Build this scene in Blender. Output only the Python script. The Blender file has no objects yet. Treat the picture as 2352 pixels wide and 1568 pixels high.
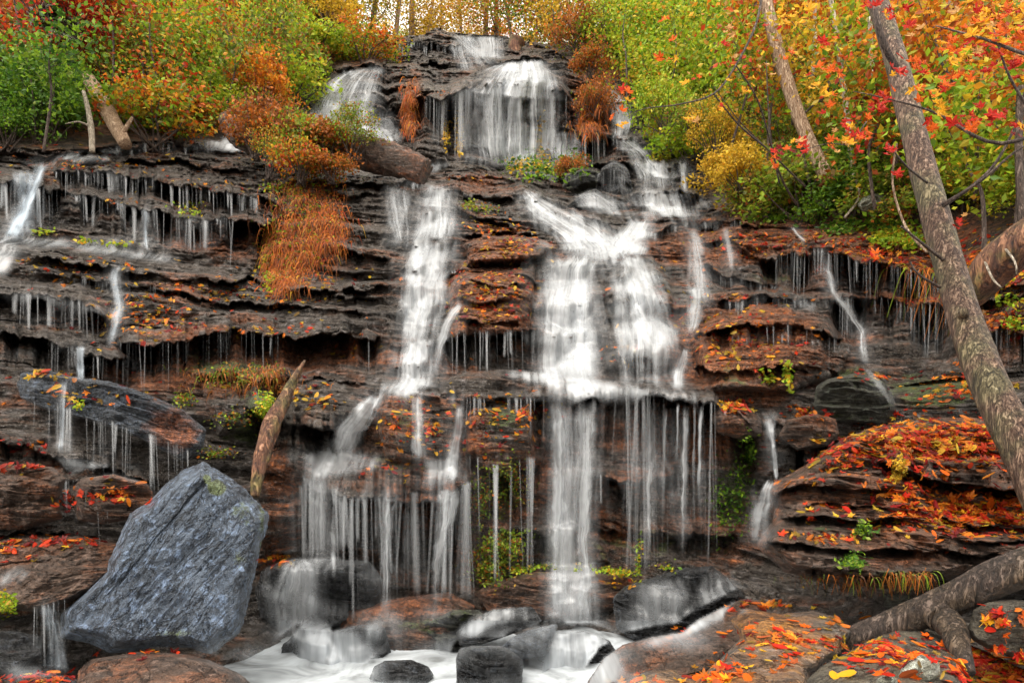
import bpy, math, random
import numpy as np
from mathutils import Vector, Matrix
from mathutils.bvhtree import BVHTree
random.seed(7); RNG = np.random.default_rng(7)
S = bpy.context.scene; C = S.collection; R = math.radians

# ---------------- camera, world, sun, exposure ----------------
CAM_Z = 2.6; HZ = 1050.0; FP = 1568.0; CX = 1176.0      # pool at z = 0; 24 mm lens
cam = bpy.data.cameras.new('camera'); camo = bpy.data.objects.new('camera', cam); C.objects.link(camo)
cam.lens = 24; cam.sensor_width = 36; cam.clip_end = 500; cam.clip_start = 0.05
cam.shift_y = (HZ-784)/2352
camo.location = (0, 0, CAM_Z); camo.rotation_euler = (R(90), 0, 0)
S.camera = camo
SUN_EL, SUN_AZ = 52, 205                                  # azimuth clockwise from +Y: behind the viewer, a little left
w = bpy.data.worlds.new('World'); S.world = w; w.use_nodes = True
nt = w.node_tree; bg = nt.nodes['Background']
sk = nt.nodes.new('ShaderNodeTexSky'); sk.sky_type = 'NISHITA'; sk.sun_disc = False
sk.sun_elevation = R(SUN_EL); sk.sun_rotation = R(SUN_AZ); sk.dust_density = 6; sk.air_density = 1.0; sk.ozone_density = 0.4
mxs = nt.nodes.new('ShaderNodeMix'); mxs.data_type = 'RGBA'; mxs.inputs[0].default_value = .8      # thin bright overcast over the blue
nt.links.new(sk.outputs[0], mxs.inputs[6]); mxs.inputs[7].default_value = (8.6, 8.1, 7.2, 1)
nt.links.new(mxs.outputs[2], bg.inputs[0]); bg.inputs[1].default_value = 0.12
sl = bpy.data.lights.new('sun', 'SUN'); sl.energy = 1.0; sl.angle = R(24); sl.color = (1, .95, .88)
so = bpy.data.objects.new('sun', sl); C.objects.link(so)
d = Vector((math.sin(R(SUN_AZ))*math.cos(R(SUN_EL)), math.cos(R(SUN_AZ))*math.cos(R(SUN_EL)), math.sin(R(SUN_EL))))
so.rotation_euler = d.to_track_quat('Z', 'Y').to_euler()
S.render.engine = 'CYCLES'
S.cycles.transparent_max_bounces = 24; S.cycles.max_bounces = 6; S.cycles.diffuse_bounces = 3
S.view_settings.view_transform = 'Standard'; S.view_settings.look = 'None'
S.view_settings.gamma = 1; S.view_settings.exposure = 1.42

# ---------------- helpers ----------------
def P(x, y, D):                                            # photo position + distance -> world point
    x, y, D = np.broadcast_arrays(np.asarray(x, float), np.asarray(y, float), np.asarray(D, float))
    return np.stack([(x-CX)/FP*D, D, CAM_Z-(y-HZ)/FP*D], -1)
def h2(i, j, s):
    n = (i.astype(np.int64)*374761393 + j.astype(np.int64)*668265263 + s*982451653) & 0xffffffff
    n = ((n ^ (n >> 13))*1274126177) & 0xffffffff
    n = ((n ^ (n >> 16))*2246822519) & 0xffffffff
    return ((n ^ (n >> 15)) & 0xffffff)/float(0xffffff)
def vn(x, y, s=0):                                         # value noise 0..1
    i = np.floor(x); j = np.floor(y); fx = x-i; fy = y-j
    i = i.astype(np.int64); j = j.astype(np.int64)
    fx = fx*fx*fx*(fx*(fx*6-15)+10); fy = fy*fy*fy*(fy*(fy*6-15)+10)
    a = h2(i, j, s); b = h2(i+1, j, s); c = h2(i, j+1, s); e = h2(i+1, j+1, s)
    return (a*(1-fx)+b*fx)*(1-fy)+(c*(1-fx)+e*fx)*fy
def fbm(x, y, s=0, o=4):
    r = 0; a = .5; t = 0
    for k in range(o):
        r = r+a*vn(x, y, s+k*17); t += a; a *= .5; x = x*2.03+5.1; y = y*2.03+1.7
    return r/t*2-1                                         # -1..1
def sstep(a, b, x): t = np.clip((x-a)/(b-a), 0, 1); return t*t*(3-2*t)
def mesh(name, V, F, mat=None, attrs=None, uv=None, smooth=True, link_obj=False):
    V = np.asarray(V, np.float32).reshape(-1, 3); F = np.asarray(F, np.int32)
    k = F.shape[1]; me = bpy.data.meshes.new(name)
    me.vertices.add(len(V)); me.vertices.foreach_set('co', V.ravel())
    me.loops.add(F.size); me.loops.foreach_set('vertex_index', F.ravel())
    me.polygons.add(len(F)); me.polygons.foreach_set('loop_start', np.arange(0, F.size, k, dtype=np.int32))
    me.update(calc_edges=True)
    if smooth: me.polygons.foreach_set('use_smooth', np.ones(len(F), bool))
    else: me.polygons.foreach_set('use_smooth', np.zeros(len(F), bool))
    for an, (dom, arr) in (attrs or {}).items():
        a = me.attributes.new(an, 'FLOAT', dom); a.data.foreach_set('value', np.asarray(arr, np.float32).ravel())
    if uv is not None:
        l = me.uv_layers.new(name='UVMap'); l.data.foreach_set('uv', np.asarray(uv, np.float32)[F.ravel()].ravel())
    if mat: me.materials.append(mat)
    return me
def link(name, me, parent=None):
    o = bpy.data.objects.new(name, me); C.objects.link(o)
    if parent: o.parent = parent
    return o
def tag(o, label=None, cat=None, group=None, kind=None):
    if label: o['label'] = label
    if cat: o['category'] = cat
    if group: o['group'] = group
    if kind: o['kind'] = kind
    return o
def empty(name, loc, label, cat, group=None):
    o = bpy.data.objects.new(name, None); C.objects.link(o); o.location = [float(v) for v in loc]
    return tag(o, label, cat, group)
def grid_faces(nr, nc, wrap=False):
    r = np.arange(nr-1)[:, None]*nc; c = np.arange(nc if wrap else nc-1)[None]
    c2 = (c+1) % nc
    return np.stack([r+c, r+c2, r+nc+c2, r+nc+c], -1).reshape(-1, 4)
def tube(pts, rad, n=10, rough=0, seed=0, cap=True, sub=6):
    """tapered bent tube through points (world), radii per point -> V,F"""
    pts = np.asarray(pts, float); rad = np.asarray(rad, float)
    m = (len(pts)-1)*sub+1; t = np.linspace(0, len(pts)-1, m); i = np.clip(t.astype(int), 0, len(pts)-2); f = (t-i)[:, None]
    p0 = pts[np.maximum(i-1, 0)]; p1 = pts[i]; p2 = pts[i+1]; p3 = pts[np.minimum(i+2, len(pts)-1)]
    c = .5*((2*p1)+(-p0+p2)*f+(2*p0-5*p1+4*p2-p3)*f*f+(-p0+3*p1-3*p2+p3)*f**3)
    rr = np.interp(t, np.arange(len(pts)), rad)
    tg = np.gradient(c, axis=0); tg /= np.linalg.norm(tg, axis=1)[:, None]+1e-9
    up = np.array([0.13, 1, 0.21]); a = np.cross(tg, up); a /= np.linalg.norm(a, axis=1)[:, None]+1e-9; b = np.cross(tg, a)
    th = np.linspace(0, 2*math.pi, n, endpoint=False)
    L = np.concatenate([[0], np.cumsum(np.linalg.norm(np.diff(c, axis=0), axis=1))])
    TH, LL = np.meshgrid(th, L)
    k = np.ones_like(TH)
    if rough:
        k = 1+rough*(fbm(np.cos(TH)*2.2+9+LL*.0, np.sin(TH)*2.2+LL*2.5, seed, 3))+rough*.6*fbm(np.cos(TH)*6+9, np.sin(TH)*6+LL*5, seed+3, 2)
    V = c[:, None]+(rr[:, None]*k)[..., None]*(np.cos(TH)[..., None]*a[:, None]+np.sin(TH)[..., None]*b[:, None])
    F = grid_faces(m, n, True); V = V.reshape(-1, 3)
    if cap:
        o = len(V); V = np.concatenate([V, c[:1], c[-1:]])
        j = np.arange(n); j2 = (j+1) % n
        F = np.concatenate([F, np.stack([j2, j, np.full(n, o), np.full(n, o)], -1), np.stack([j+(m-1)*n, j2+(m-1)*n, np.full(n, o+1), np.full(n, o+1)], -1)])
        # degenerate quads become thin caps; nudge centre vertices apart by splitting
        Vx = np.concatenate([V, c[:1]-tg[:1]*1e-4, c[-1:]+tg[-1:]*1e-4]); F[F.shape[0]-2*n:F.shape[0]-n, 3] = o+2; F[-n:, 3] = o+3; V = Vx
    return V, F
def join(parts):
    V = []; F = []; o = 0
    for v, f in parts: V.append(v); F.append(f+o); o += len(v)
    return np.concatenate(V), np.concatenate(F)

# ---------------- materials ----------------
class N:
    def __init__(s, name):
        s.m = bpy.data.materials.new(name); s.m.use_nodes = True; s.t = s.m.node_tree; s.t.nodes.clear()
        s.out = s.t.nodes.new('ShaderNodeOutputMaterial')
    def n(s, ty, ins=None, **kw):
        n = s.t.nodes.new('ShaderNode'+ty)
        for k, v in kw.items(): setattr(n, k, v)
        for k, v in (ins or {}).items():
            if isinstance(v, bpy.types.NodeSocket): s.t.links.new(v, n.inputs[k])
            else: n.inputs[k].default_value = v
        return n
    def math(s, op, a, b=0.0, c=None, clamp=False):
        n = s.n('Math', {0: a, 1: b}, operation=op, use_clamp=clamp)
        if c is not None:
            if isinstance(c, bpy.types.NodeSocket): s.t.links.new(c, n.inputs[2])
            else: n.inputs[2].default_value = c
        return n.outputs[0]
    def mix(s, f, a, b, blend='MIX'):
        n = s.t.nodes.new('ShaderNodeMix'); n.data_type = 'RGBA'; n.blend_type = blend
        for i, v in ((0, f), (6, a), (7, b)):
            if isinstance(v, bpy.types.NodeSocket): s.t.links.new(v, n.inputs[i])
            else: n.inputs[i].default_value = v if i == 0 else (tuple(v)+(1,))[:4]
        return n.outputs[2]
    def ramp(s, f, stops, interp='LINEAR'):
        n = s.t.nodes.new('ShaderNodeValToRGB'); e = n.color_ramp.elements; n.color_ramp.interpolation = interp
        while len(e) < len(stops): e.new(.5)
        for i, (p, c) in enumerate(stops):
            e[i].position = p; e[i].color = (tuple(c)+(1,))[:4] if not isinstance(c, (int, float)) else (c, c, c, 1)
        s.t.links.new(f, n.inputs[0]); return n.outputs[0]
    def noise(s, vec, scale, detail=4, rough=.55, dist=0):
        return s.n('TexNoise', {'Vector': vec, 'Scale': scale, 'Detail': detail, 'Roughness': rough, 'Distortion': dist}).outputs[0]
    def pos(s, sc=(1, 1, 1), rot=(0, 0, 0), obj=False):
        g = s.n('TexCoord').outputs['Object'] if obj else s.n('NewGeometry').outputs['Position']
        return s.n('Mapping', {'Vector': g, 'Scale': sc, 'Rotation': rot}).outputs[0]
    def surf(s, sh): s.t.links.new(sh.outputs[0] if hasattr(sh, 'outputs') else sh, s.out.inputs[0]); return s.m
def rock_mat(name, base, rust=.45, moss=.3, bluish=0, rough=.38, tilt=.08, scale=1.0, speck=.0, rustcol=(.3, .1, .035), strat=1.0, mosscol=(.075, .11, .018)):
    m = N(name)
    p = m.pos((1*scale, 1*scale, 1*scale)); pr_ = m.pos((1, 1, 1), (0, -tilt, 0)); ps = m.n('Mapping', {'Vector': pr_, 'Scale': (.55*scale, .8*scale, 5*strat*scale)}).outputs[0]
    pv = m.pos((2.2*scale, 2*scale, .35*scale))
    n1 = m.noise(p, .9, 6, .6, .4); n2 = m.noise(ps, 1.6, 7, .68, .3); n3 = m.noise(p, 11, 6, .7); n4 = m.noise(p, 45, 3, .6); nv = m.noise(pv, 1.7, 4, .6)
    dark = tuple(c*.2 for c in base); lite = tuple(min(.6, c*2.1) for c in base)
    col = m.ramp(n2, [(.3, dark), (.5, base), (.72, lite)])
    col = m.mix(m.ramp(n3, [(.42, 0.), (.62, .55)]), col, tuple(c*.4 for c in base))
    pl = m.n('Mapping', {'Vector': pr_, 'Scale': (.9*scale, 1.2*scale, 9*strat*scale)}).outputs[0]; nl = m.noise(pl, 1.3, 5, .62, .5)
    ln = m.ramp(m.math('ABSOLUTE', m.math('SUBTRACT', nl, .5)), [(0., 1.), (.028, 0.)]); nc = m.noise(p, 5.5, 6, .72, .6)
    ck = m.ramp(m.math('ABSOLUTE', m.math('SUBTRACT', nc, .5)), [(0., 1.), (.018, 0.)])
    col = m.mix(m.ramp(nc, [(.52, 0.), (.68, .75)]), col, (base[0]*2.6, base[1]*2.9, base[2]*3.4))  # bluish specular highlights painted into the rock colour as paler patches
    at = m.n('Attribute', attribute_name='rust').outputs['Fac']; am = m.n('Attribute', attribute_name='moss').outputs['Fac']
    rf = m.math('ADD', m.math('MULTIPLY', n1, .9), m.math('MULTIPLY', n2, .5)); rf = m.math('ADD', rf, m.math('MULTIPLY', at, .45))
    rf = m.math('MULTIPLY', m.math('SUBTRACT', rf, 1.02-rust*.55), 5.0, clamp=True)
    rc = m.ramp(m.math('ADD', m.math('MULTIPLY', n3, .5), m.math('MULTIPLY', n2, .5)), [(.36, tuple(c*.15 for c in rustcol)), (.5, tuple(c*.8 for c in rustcol)), (.66, tuple(min(.7, c*2.1) for c in rustcol))])
    col = m.mix(m.math('MULTIPLY', rf, .85), col, rc)
    up = m.n('SeparateXYZ', {0: m.n('NewGeometry').outputs['Normal']}).outputs[2]
    mf = m.math('ADD', m.math('MULTIPLY', m.noise(p, 2.6, 5, .65), 1.0), m.math('MULTIPLY', am, .5)); mf = m.math('ADD', mf, m.math('MULTIPLY', up, .06))
    mf = m.math('MULTIPLY', m.math('SUBTRACT', mf, 1.0-moss*.6), 7.0, clamp=True)
    mc = m.ramp(n4, [(.3, tuple(c*.3 for c in mosscol)), (.55, mosscol), (.8, tuple(c*2.2 for c in mosscol))])
    col = m.mix(m.math('MULTIPLY', mf, .9), col, mc)
    if bluish: col = m.mix(m.ramp(n4, [(.5, 0.), (.66, bluish)]), col, (.22, .3, .42))
    if speck: col = m.mix(m.ramp(m.noise(p, 30, 2), [(.62, 0.), (.68, speck)]), col, (.45, .42, .36))
    col = m.mix(m.math('MULTIPLY', m.math('MAXIMUM', ln, m.math('MULTIPLY', ck, .7)), .75), col, (.008, .006, .005))
    col = m.mix(1.0, col, m.ramp(m.math('ADD', m.math('MULTIPLY', n3, .6), m.math('MULTIPLY', n4, .4)), [(.36, .45), (.5, 1.), (.64, 1.6)]), 'MULTIPLY')
    h = m.math('ADD', m.math('MULTIPLY', n2, .9), m.math('MULTIPLY', n3, .4)); h = m.math('ADD', h, m.math('MULTIPLY', n4, .15)); h = m.math('SUBTRACT', h, m.math('MULTIPLY', ln, .3)); h = m.math('ADD', h, m.math('MULTIPLY', nc, .5))
    bp = m.n('Bump', {'Height': h, 'Strength': 1.0, 'Distance': .26/scale**.5})
    rg = m.math('ADD', m.math('MULTIPLY', mf, .4), m.ramp(nv, [(.35, rough*.55), (.7, rough*1.5)]))
    b = m.n('BsdfPrincipled', {'Base Color': col, 'Roughness': rg, 'Normal': bp.outputs[0], 'Specular IOR Level': .6})
    return m.surf(b)
def leaf_mat(name, stops, trans=.45, gloss=.45, spec=.3):
    m = N(name); a = m.n('Attribute', attribute_name='rnd').outputs['Fac']
    oi = m.n('ObjectInfo').outputs['Random']
    f = m.math('FRACT', m.math('ADD', a, m.math('MULTIPLY', oi, .0)))
    col = m.ramp(f, stops)
    a2 = m.math('FRACT', m.math('MULTIPLY', a, 57.3)); col = m.mix(1.0, col, m.ramp(a2, [(0, (.5, .5, .5)), (1, (1.3, 1.3, 1.3))]), 'MULTIPLY')
    b = m.n('BsdfPrincipled', {'Base Color': col, 'Roughness': gloss, 'Specular IOR Level': spec})
    t = m.n('BsdfTranslucent', {'Color': col}); mx = m.n('MixShader', {0: trans, 1: b.outputs[0], 2: t.outputs[0]})
    return m.surf(mx)
def bark_mat(name, base, lite, moss=None, vs=3.0, sc=1.0):
    m = N(name); k = vs/3; p = m.pos((34*sc*k, 34*sc*k, 6.5*sc*k), (0, -.33 if sc == 1.01 else 0, 0), True); q = m.pos((1, 1, 1), (0, 0, 0), True)
    n = m.noise(p, 1, 5, .7, 1.2); n2 = m.noise(p, 2.6, 4, .65, .5); nb = m.noise(q, 2.5, 4, .6)
    h = m.math('ADD', m.math('MULTIPLY', n, .75), m.math('MULTIPLY', n2, .25))
    col = m.ramp(h, [(.36, tuple(c*.12 for c in base)), (.47, base), (.56, lite), (.66, tuple(min(.75, c*1.25) for c in lite))])
    if moss: col = m.mix(m.ramp(nb, [(.46, 0.), (.62, .6)]), col, m.mix(m.ramp(h, [(.4, 0.), (.55, 1.)]), tuple(c*.2 for c in moss), moss))
    bp = m.n('Bump', {'Height': m.ramp(h, [(.36, 0.), (.56, 1.)]), 'Strength': 1.0, 'Distance': .025/sc})
    return m.surf(m.n('BsdfPrincipled', {'Base Color': col, 'Roughness': .55, 'Normal': bp.outputs[0]}))
def foam_mat(name, col=(.6, .64, .68)):
    m = N(name); uv = m.n('UVMap').outputs[0]; c = m.n('Mapping', {'Vector': uv, 'Scale': (3.5, .9, 1)}).outputs[0]; c2 = m.n('Mapping', {'Vector': uv, 'Scale': (14., 1.2, 1)}).outputs[0]
    s = m.math('ADD', m.math('MULTIPLY', m.noise(c, 1, 3, .5, .6), .7), m.math('MULTIPLY', m.noise(c2, 1, 2, .5, .3), .3)); at = m.n('Attribute', attribute_name='dens').outputs['Fac']
    al = m.math('MULTIPLY', at, m.math('ADD', m.ramp(s, [(.36, .25), (.6, 1.)]), m.math('MULTIPLY', at, .35)), clamp=True)
    sh = m.n('MixShader', {0: .3, 1: m.n('BsdfDiffuse', {'Color': col+(1,)}).outputs[0], 2: m.n('BsdfTranslucent', {'Color': col+(1,)}).outputs[0]})
    return m.surf(m.n('MixShader', {0: al, 1: m.n('BsdfTransparent').outputs[0], 2: sh.outputs[0]}))
def water_mat(name, su=16., sv=.5, col=(.62, .65, .68), lo=.25, hi=.75):
    m = N(name); uv = m.n('UVMap').outputs[0]
    c1 = m.n('Mapping', {'Vector': uv, 'Scale': (su, sv, 1)}).outputs[0]; c2 = m.n('Mapping', {'Vector': uv, 'Scale': (su*.22, sv*.5, 1), 'Location': (7, 3, 0)}).outputs[0]
    c3 = m.n('Mapping', {'Vector': uv, 'Scale': (3.2, 5.5, 1)}).outputs[0]
    s = m.math('ADD', m.math('MULTIPLY', m.noise(c1, 1, 2, .5, .2), .45), m.math('MULTIPLY', m.noise(c2, 1, 3, .55, .3), .42)); s = m.math('ADD', s, m.math('MULTIPLY', m.noise(c3, 1, 3, .6, .5), .14))
    st = m.ramp(s, [(lo+.1, 0.), (lo+.38, 1.)], 'EASE')
    at = m.n('Attribute', attribute_name='dens').outputs['Fac']
    # dense water keeps its body, thin water breaks into threads
    body = m.math('MULTIPLY', m.math('SUBTRACT', at, .55), 1.6, clamp=True)
    al = m.math('MULTIPLY', at, m.math('MAXIMUM', m.math('ADD', m.math('MULTIPLY', st, .95), m.math('MULTIPLY', at, .2)), body), clamp=True)
    df = m.n('BsdfDiffuse', {'Color': col+(1,)}); tr = m.n('BsdfTranslucent', {'Color': col+(1,)})
    gl = m.n('BsdfGlossy', {'Color': (1, 1, 1, 1), 'Roughness': .45})
    a = m.n('MixShader', {0: .35, 1: df.outputs[0], 2: tr.outputs[0]}); a = m.n('MixShader', {0: .08, 1: a.outputs[0], 2: gl.outputs[0]})
    tp = m.n('BsdfTransparent'); return m.surf(m.n('MixShader', {0: al, 1: tp.outputs[0], 2: a.outputs[0]}))
M = {}
M['cliff'] = rock_mat('wet_layered_schist', (.115, .095, .08), rust=.52, moss=.34, speck=.4, rough=.3)
M['soil'] = rock_mat('leafy_soil', (.075, .05, .03), rust=.6, moss=.5, rough=.8, strat=.3)
M['blue'] = rock_mat('blue_grey_slab', (.15, .185, .24), rust=.0, moss=.12, bluish=.45, rough=.34, tilt=-.95, scale=1.9, strat=.26, mosscol=(.2, .25, .07))
M['brown'] = rock_mat('rusty_layered_rock', (.13, .08, .055), rust=.62, moss=.22, rough=.4, scale=1.4)
M['grey'] = rock_mat('wet_grey_rock', (.075, .085, .1), rust=.2, moss=.15, rough=.3, scale=1.4, bluish=.3)
M['darkwet'] = rock_mat('wet_dark_rock', (.05, .052, .055), rust=.3, moss=.15, rough=.25, scale=1.3)
M['olive'] = rock_mat('olive_boulder', (.13, .11, .075), rust=.4, moss=.36, rough=.5, scale=1.7, speck=.2)
M['mossy'] = rock_mat('mossy_rock', (.07, .07, .05), rust=.25, moss=.72, rough=.6, scale=1.5)
M['lichen'] = rock_mat('lichen_rock', (.5, .5, .38), rust=.05, moss=.15, rough=.8, scale=2.0)
M['golden'] = rock_mat('golden_rock', (.14, .12, .1), rust=.75, moss=.1, rough=.35, scale=1.2, rustcol=(.42, .16, .03))
M['w'] = water_mat('silky_water'); M['wf'] = water_mat('silky_water_wide', 9., .35)
M['wd'] = water_mat('silky_threads', 5., .3, lo=.05, hi=.3); M['ws'] = foam_mat('soft_foam'); M['wsb'] = foam_mat('soft_foam_shade', (.62, .72, .82)); M['wb'] = water_mat('silky_water_shade', 14., .4, (.7, .8, .9))  # shade copies: the blue cast of shaded water is put into their colour
M['bark'] = bark_mat('grey_bark', (.09, .042, .025), (.24, .15, .1), (.17, .17, .07), 3.0, 1.01)
M['bark_tan'] = bark_mat('tan_bark', (.3, .17, .09), (.5, .36, .24))
M['bark_dark'] = bark_mat('dark_twig', (.06, .035, .025), (.13, .09, .07))
M['bark_pale'] = bark_mat('pale_sapling_bark', (.4, .33, .24), (.6, .52, .42))
M['log'] = bark_mat('wet_log', (.05, .034, .027), (.1, .07, .055), (.1, .065, .03), 2.6, .8)
M['log_red'] = bark_mat('rotten_log', (.13, .05, .028), (.26, .12, .06), (.1, .13, .02), 1.6, .8)
GY = (.26, .42, .02); GR = (.1, .22, .02); YE = (.62, .42, .03); OR = (.62, .17, .015); RE = (.5, .035, .012); RU = (.26, .075, .02); OL = (.14, .15, .03); DR = (.2, .012, .012); BR = (.12, .055, .03)
PAL = {'yellow-green': [(0, GR), (.22, GY), (.5, (.34, .48, .03)), (.78, (.55, .5, .04)), (.9, YE), (1, OR)],
       'deep green': [(0, (.03, .09, .012)), (.5, GR), (.85, GY), (1, (.25, .3, .05))],
       'olive': [(0, GR), (.25, OL), (.55, GY), (.72, (.42, .32, .05)), (.86, RU), (1, OR)],
       'orange': [(0, RU), (.3, OR), (.65, (.75, .28, .02)), (.9, YE), (1, GY)],
       'red': [(0, DR), (.35, RE), (.7, (.6, .08, .02)), (.9, OR), (1, RU)],
       'golden': [(0, (.3, .16, .02)), (.3, YE), (.7, (.75, .5, .05)), (.9, (.7, .3, .02)), (1, GY)],
       'rust': [(0, BR), (.25, RU), (.5, (.42, .15, .03)), (.7, OR), (.82, OL), (1, GY)],
       'rusty': [(0, BR), (.25, RU), (.5, (.5, .13, .02)), (.75, (.62, .2, .02)), (.92, (.5, .06, .02)), (1, YE)],
       'mixed': [(0, GR), (.25, GY), (.42, OL), (.55, YE), (.7, OR), (.85, (.55, .1, .02)), (.95, RE), (1, BR)],
       'litter': [(0, DR), (.2, RE), (.42, (.62, .07, .015)), (.62, OR), (.8, (.75, .27, .02)), (.92, YE), (1, BR)]}
for k in PAL: M['L'+k] = leaf_mat(k.replace('-', '_')+'_leaves', PAL[k])
LC = {'red': (.4, .018, .008), 'orange': (.6, .1, .008), 'yellow': (.66, .32, .015), 'dark red': DR, 'russet': (.35, .08, .025), 'pale': (.5, .27, .09)}
for k, c in LC.items():
    M['l'+k] = leaf_mat(k.replace(' ', '_')+'_leaf', [(0, tuple(x*.75 for x in c)), (1, tuple(min(.85, x*1.15) for x in c))], .2, .5, .1)

# ---------------- the rock wall and the banks: one displaced surface ----------------
XY = [  # photo x, y, distance in metres of the bare wall and slopes
(-500,-250,30),(0,0,24),(300,0,27),(600,0,30),(850,90,31),(1000,70,31),(1100,85,32),(1250,100,30),(1450,0,30),(1700,0,27),(2000,0,22),(2352,0,17),(2850,-250,16),
(0,330,17),(300,330,18),(550,340,19),(700,300,23),(850,160,27),(750,250,25),(900,320,22.5),(1000,380,21),(1000,230,23.5),(1150,140,26),(1290,150,26),(1150,390,21.8),(1300,390,21.8),(1400,200,26),(1450,320,23),(1600,380,20),(1620,480,18),(1450,440,19),(1300,440,19.5),
(1040,430,17.5),(900,430,17),(700,420,16.5),(1200,430,18),(1380,510,16.5),(1500,520,16),(1000,560,14.8),(1250,580,14.5),(1500,600,14.2),(900,700,13),(1350,700,12.9),(1150,700,12.8),(900,870,11.4),(1250,860,11.6),(1500,880,11.3),
(0,440,14.5),(300,470,15),(550,480,15.5),(0,550,13),(300,590,13.5),(600,620,14),(0,680,11.5),(300,740,11.8),(600,760,12),(0,850,10.3),(300,850,10.9),(600,850,11.4),
(0,1000,9.2),(300,1000,10),(560,1000,10.8),(0,1200,8.4),(300,1200,9),(0,1400,7.6),(300,1500,7.6),(100,1600,6.5),(-500,1000,8),(-500,500,12),(-500,1500,6),
(700,1050,10.2),(1000,1050,10.4),(700,1300,11.2),(1000,1300,11.2),(1300,1300,11.1),(1600,1300,10.8),(1300,920,10.8),(1600,930,10.6),(700,1430,10),(1000,1440,9.9),(1300,1430,10),(900,1570,8),(1300,1570,8),(1600,1420,9.4),(1480,1570,7.8),
(1700,520,15),(1900,560,13.5),(2150,600,11.5),(2352,600,9.5),(1800,700,12.2),(2100,700,11),(1800,850,10.8),(2100,850,10.3),(2352,850,8.7),(1800,1000,9.9),(2100,1000,9.2),(2352,1000,8),(1780,1250,10.3),(2000,1250,9.4),(2352,1300,7.8),(1900,1400,8.2),(1900,1500,5.6),(2200,1460,5.2),(2352,1500,4.6),(2850,1500,4.2),(2850,900,7),(1900,1650,4.6),(2352,1650,4),
(2352,300,13.5),(2000,350,16),(1750,350,19),(1750,480,16.5),(2850,300,12)]
XY = np.array(XY, float)
def rbf():
    A = XY[:, :2]/500; n = len(A)
    ph = lambda r: -r
    K = ph(np.linalg.norm(A[:, None]-A[None], axis=2)); Q = np.c_[np.ones(n), A]
    G = np.block([[K+np.eye(n)*-.0, Q], [Q.T, np.zeros((3, 3))]])
    return A, np.linalg.solve(G, np.r_[np.log(XY[:, 2]), 0, 0, 0])
RA, RW = rbf()
def D0(x, y):
    s = x.shape; q = np.stack([x.ravel(), y.ravel()], 1)/500; o = np.zeros(len(q))
    for i in range(len(RA)): o -= RW[i]*np.hypot(q[:, 0]-RA[i, 0], q[:, 1]-RA[i, 1])
    o += RW[-3]+q@RW[-2:]
    return np.exp(o).reshape(s)
SKY = np.array([(-3000,-250),(600,-250),(700,-100),(790,20),(850,92),(905,96),(925,84),(975,78),(1000,64),(1012,62),(1030,72),(1060,76),(1165,82),(1175,92),(1250,98),(1330,95),(1400,50),(1480,-50),(1560,-250),(6000,-250)], float)
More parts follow.
